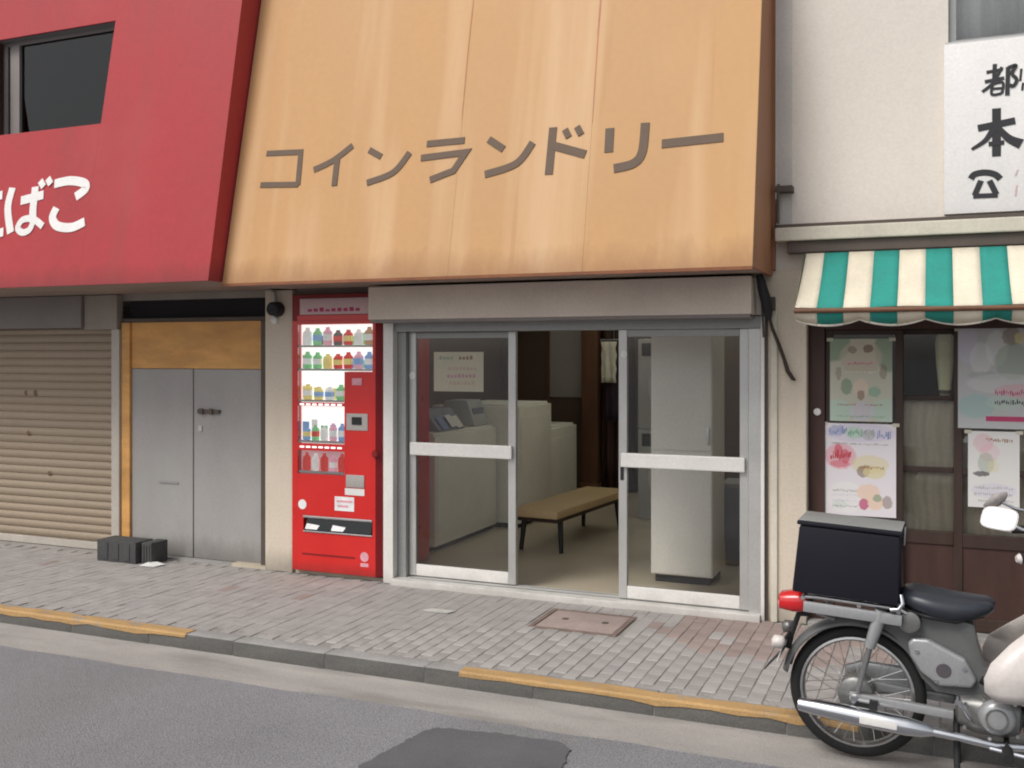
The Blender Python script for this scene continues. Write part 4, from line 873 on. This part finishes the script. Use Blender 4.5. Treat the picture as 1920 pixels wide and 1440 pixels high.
# suspension, swing arm, chain case
for s_ in (-1, 1):
    sk = obj('shock_absorber', MB().tube([(.085, s_*.115, .645), (.07, s_*.115, .58), (.048, s_*.115, .49)], [.024, .026, .022], 12), 'moped_silver', mo, 50)
    obj('damper_rod', MB().tube([(.048, s_*.115, .495), (.012, s_*.11, .30)], .011, 10), 'chrome_dull', sk, 50)
    obj('swing_arm', MB().box(-.02, .37, s_*.095-.014, s_*.095+.014, .258, .292), 'moped_silver', mo, 30, .006)
    obj('axle_nut', MB().lathe([(0, .016), (s_*.022, .014)], (0, s_*.11, .273), 'y', 6), 'chrome', mo)
obj('brake_plate', MB().lathe([(-.072, .02), (-.070, .058), (-.061, .07)], (0, 0, .27), 'y', 28), 'engine', mo, 40)
obj('brake_rod', MB().tube([(-.01, -.085, .21), (.35, -.08, .20)], .004, 6).tube([(-.01, -.085, .21), (.0, -.08, .27)], .007, 6), 'chrome_dull', mo)
obj('chain_case', MB().loft([(-.06, .12, .285, .012, .05), (.0, .12, .29, .016, .075), (.2, .12, .315, .016, .055), (.38, .12, .31, .016, .06), (.42, .12, .31, .01, .04)], 3), 'moped_silver', mo, 50)
# exhaust
ex = obj('muffler', MB().tube([(-.215, -.15, .222), (-.21, -.15, .222), (-.15, -.15, .221), (-.05, -.15, .219), (.10, -.15, .215), (.20, -.15, .213), (.26, -.148, .211), (.30, -.146, .209)], [.012, .026, .032, .036, .038, .037, .030, .017], 18), 'chrome', mo, 50)
obj('exhaust_pipe', MB().tube([(.28, -.146, .21), (.40, -.14, .205), (.52, -.13, .195), (.62, -.11, .20), (.74, -.06, .24), (.80, -.02, .30)], .016, 12), 'chrome', ex, 60)
obj('heat_shield', MB().box(.03, .17, -.193, -.186, .203, .232), 'alu_white', ex, 30, .003)
obj('exhaust_bracket', MB().box(.06, .09, -.14, -.10, .23, .28), 'black', ex)
# engine
en = obj('engine', MB().loft([(.375, 0, .285, .04, .03), (.385, 0, .285, .09, .065), (.44, 0, .285, .115, .078), (.54, 0, .29, .12, .085), (.60, 0, .285, .10, .065), (.615, 0, .28, .05, .03)], 3.2, 24), 'engine', mo, 50)
obj('clutch_cover', MB().lathe([(-.03, .02), (-.028, .045), (-.016, .062), (0, .068)], (.52, -.118, .30), 'y', 28), 'moped_silver', en, 40)
obj('cover_rib', MB().lathe([(-.006, .035), (-.006, .041), (0, .041), (0, .035)], (.52, -.146, .30), 'y', 24, closed=True), 'engine', en, 40)
cyl = MB()
for k in range(7): cyl.loft([(.62+.02*k, 0, .285, .055, .055), (.629+.02*k, 0, .285, .055, .055)], 4, 16)
cyl.tube([(.60, 0, .285), (.80, 0, .285)], .038, 14)
obj('cylinder', cyl, 'engine', en, 40)
obj('kick_lever', MB().tube([(.43, -.12, .27), (.42, -.15, .30), (.38, -.155, .36)], .008, 8).tube([(.38, -.155, .36), (.38, -.21, .36)], .011, 8), 'chrome', en, 50)
obj('foot_peg', MB().tube([(.56, -.26, .20), (.56, .26, .20)], .011, 8), 'black', mo, 40)
for s_ in (-1, 1): obj('peg_rubber', MB().tube([(.56, s_*.17, .20), (.56, s_*.27, .20)], .02, 10), 'rubber', mo, 40)
obj('brake_pedal', MB().tube([(.50, -.15, .19), (.62, -.16, .185), (.70, -.16, .20)], .009, 8).tube([(.70, -.14, .20), (.70, -.2, .20)], .013, 8), 'chrome', mo, 40)
obj('centre_stand', MB().tube([(.38, -.07, .24), (.39, -.11, .10), (.40, -.14, -.01)], .012, 8).tube([(.38, .07, .24), (.39, .11, .10), (.40, .14, -.01)], .012, 8).tube([(.385, -.09, .16), (.385, .09, .16)], .010, 8), 'black', mo, 50)
obj('brake_cable', MB().tube([(.62, -.24, .97), (.70, -.20, .85), (.78, -.12, .70), (.72, -.10, .5), (.55, -.10, .38)], .005, 6), 'black', mo, 60)
obj('spark_lead', MB().tube([(.80, -.03, .31), (.76, -.06, .38), (.66, -.06, .42), (.55, -.05, .42)], .005, 6), 'black', mo, 60)
obj('air_hose', MB().tube([(.46, -.05, .42), (.52, -.06, .40), (.58, -.05, .37)], .022, 10), 'rubber', mo, 60)
for x_, z_ in ((.41, .33), (.41, .24), (.47, .36), (.58, .36), (.595, .24), (.50, .215)): obj('bolt', MB().lathe([(-.008, .007), (0, .008)], (x_, -.112, z_), 'y', 6), 'chrome_dull', en)
for x_, z_ in ((.225, .50), (.40, .46), (.30, .395)): obj('bolt', MB().lathe([(-.006, .008), (0, .009)], (x_, -.0985, z_), 'y', 6), 'chrome', mo)
# leg shield: a curved sheet either side of the engine
lsv = []; lsf = []
rows = [(.51, .66, .385, .205), (.47, .70, .42, .218), (.465, .74, .47, .22), (.485, .78, .53, .215), (.55, .82, .60, .16), (.66, .86, .70, .11), (.75, .90, .82, .09), (.82, .93, .92, .08)]
for xr_, xf_, z_, w_ in rows:
    for k in range(17):
        u = (-1+2*k/16)*math.pi/2; lsv.append((xr_+(xf_-xr_)*math.cos(u)**.8, w_*math.copysign(abs(math.sin(u))**.55, math.sin(u)), z_))
for i in range(len(rows)-1):
    for k in range(16): lsf.append((i*17+k, i*17+k+1, (i+1)*17+k+1, (i+1)*17+k))
ls = obj('leg_shield', MB().add(lsv, lsf), 'leg_white', mo, 80); md = ls.modifiers.new('thick', 'SOLIDIFY'); md.thickness = .006
# front end, out of the picture but part of the machine
obj('steering_column', MB().tube([(.93, 0, .93), (1.02, 0, .66), (1.06, 0, .58)], [.04, .035, .03], 14), 'moped_grey', mo, 50)
for s_ in (-1, 1): obj('fork_leg', MB().loft([(1.02, s_*.085, .60, .02, .05), (1.10, s_*.085, .45, .02, .045), (1.16, s_*.085, .31, .02, .04), (1.20, s_*.085, .265, .018, .03)], 3), 'moped_grey', mo, 50)
obj('fork_crown', MB().box(1.0, 1.07, -.1, .1, .56, .64), 'moped_grey', mo, 30, .01)
hd = obj('handle_cover', MB().loft([(.80, 0, .985, .09, .02), (.83, 0, .99, .15, .045), (.90, 0, .985, .17, .06), (.97, 0, .97, .12, .07), (1.03, 0, .96, .08, .072)], 2.5), 'moped_grey', mo, 60)
obj('headlamp', MB().lathe([(0, .068), (.02, .066), (.035, .045), (.04, .01)], (1.025, 0, .96), 'x', 24), 'glass_dim', hd, 50)
hb = MB()
for s_ in (-1, 1): hb.tube([(.88, s_*.10, .99), (.80, s_*.20, 1.0), (.70, s_*.27, .985), (.60, s_*.31, .965)], .011, 10)
obj('handlebar', hb, 'chrome', mo, 60)
for s_ in (-1, 1):
    obj('grip', MB().tube([(.69, s_*.276, .984), (.555, s_*.33, .957)], .017, 12), 'rubber', mo, 50)
    obj('bar_end', MB().tube([(.557, s_*.3295, .957), (.545, s_*.334, .955)], [.02, .012], 12), 'leg_white', mo, 50)
    mi = obj('mirror', MB().tube([(.72, s_*.265, 1.0), (.68, s_*.27, 1.04), (.56, s_*.275, 1.055), (.51, s_*.27, 1.075)], .006, 8), 'chrome', mo, 60)
    ms = MB(); n = 24; ring = []
    ax = Vector((-.42, -.80 if s_ < 0 else .2, .38)).normalized()          # the way the glass faces
    rt = ax.cross(Vector((0, 0, 1))).normalized(); up = rt.cross(ax)
    cc = Vector((.485, s_*.27, 1.085))
    def ring_pts(sc, h): return [cc+ax*h+rt*(.066*sc*math.copysign(abs(math.cos(2*math.pi*k/n))**.55, math.cos(2*math.pi*k/n)))+up*(.042*sc*math.copysign(abs(math.sin(2*math.pi*k/n))**.55, math.sin(2*math.pi*k/n))) for k in range(n)]
    vs = ring_pts(.55, -.022)+ring_pts(.95, -.010)+ring_pts(1.03, .002)
    fs = [tuple(range(n))]+[(i*n+k, i*n+(k+1) % n, (i+1)*n+(k+1) % n, (i+1)*n+k) for i in range(2) for k in range(n)]+[tuple(range(3*n-1, 2*n-1, -1))]
    obj('mirror_shell', ms.add(vs, fs), 'leg_white', mi, 50)
    obj('mirror_glass', MB().add(ring_pts(.96, .004), [tuple(range(n))]), 'mirror', mi)
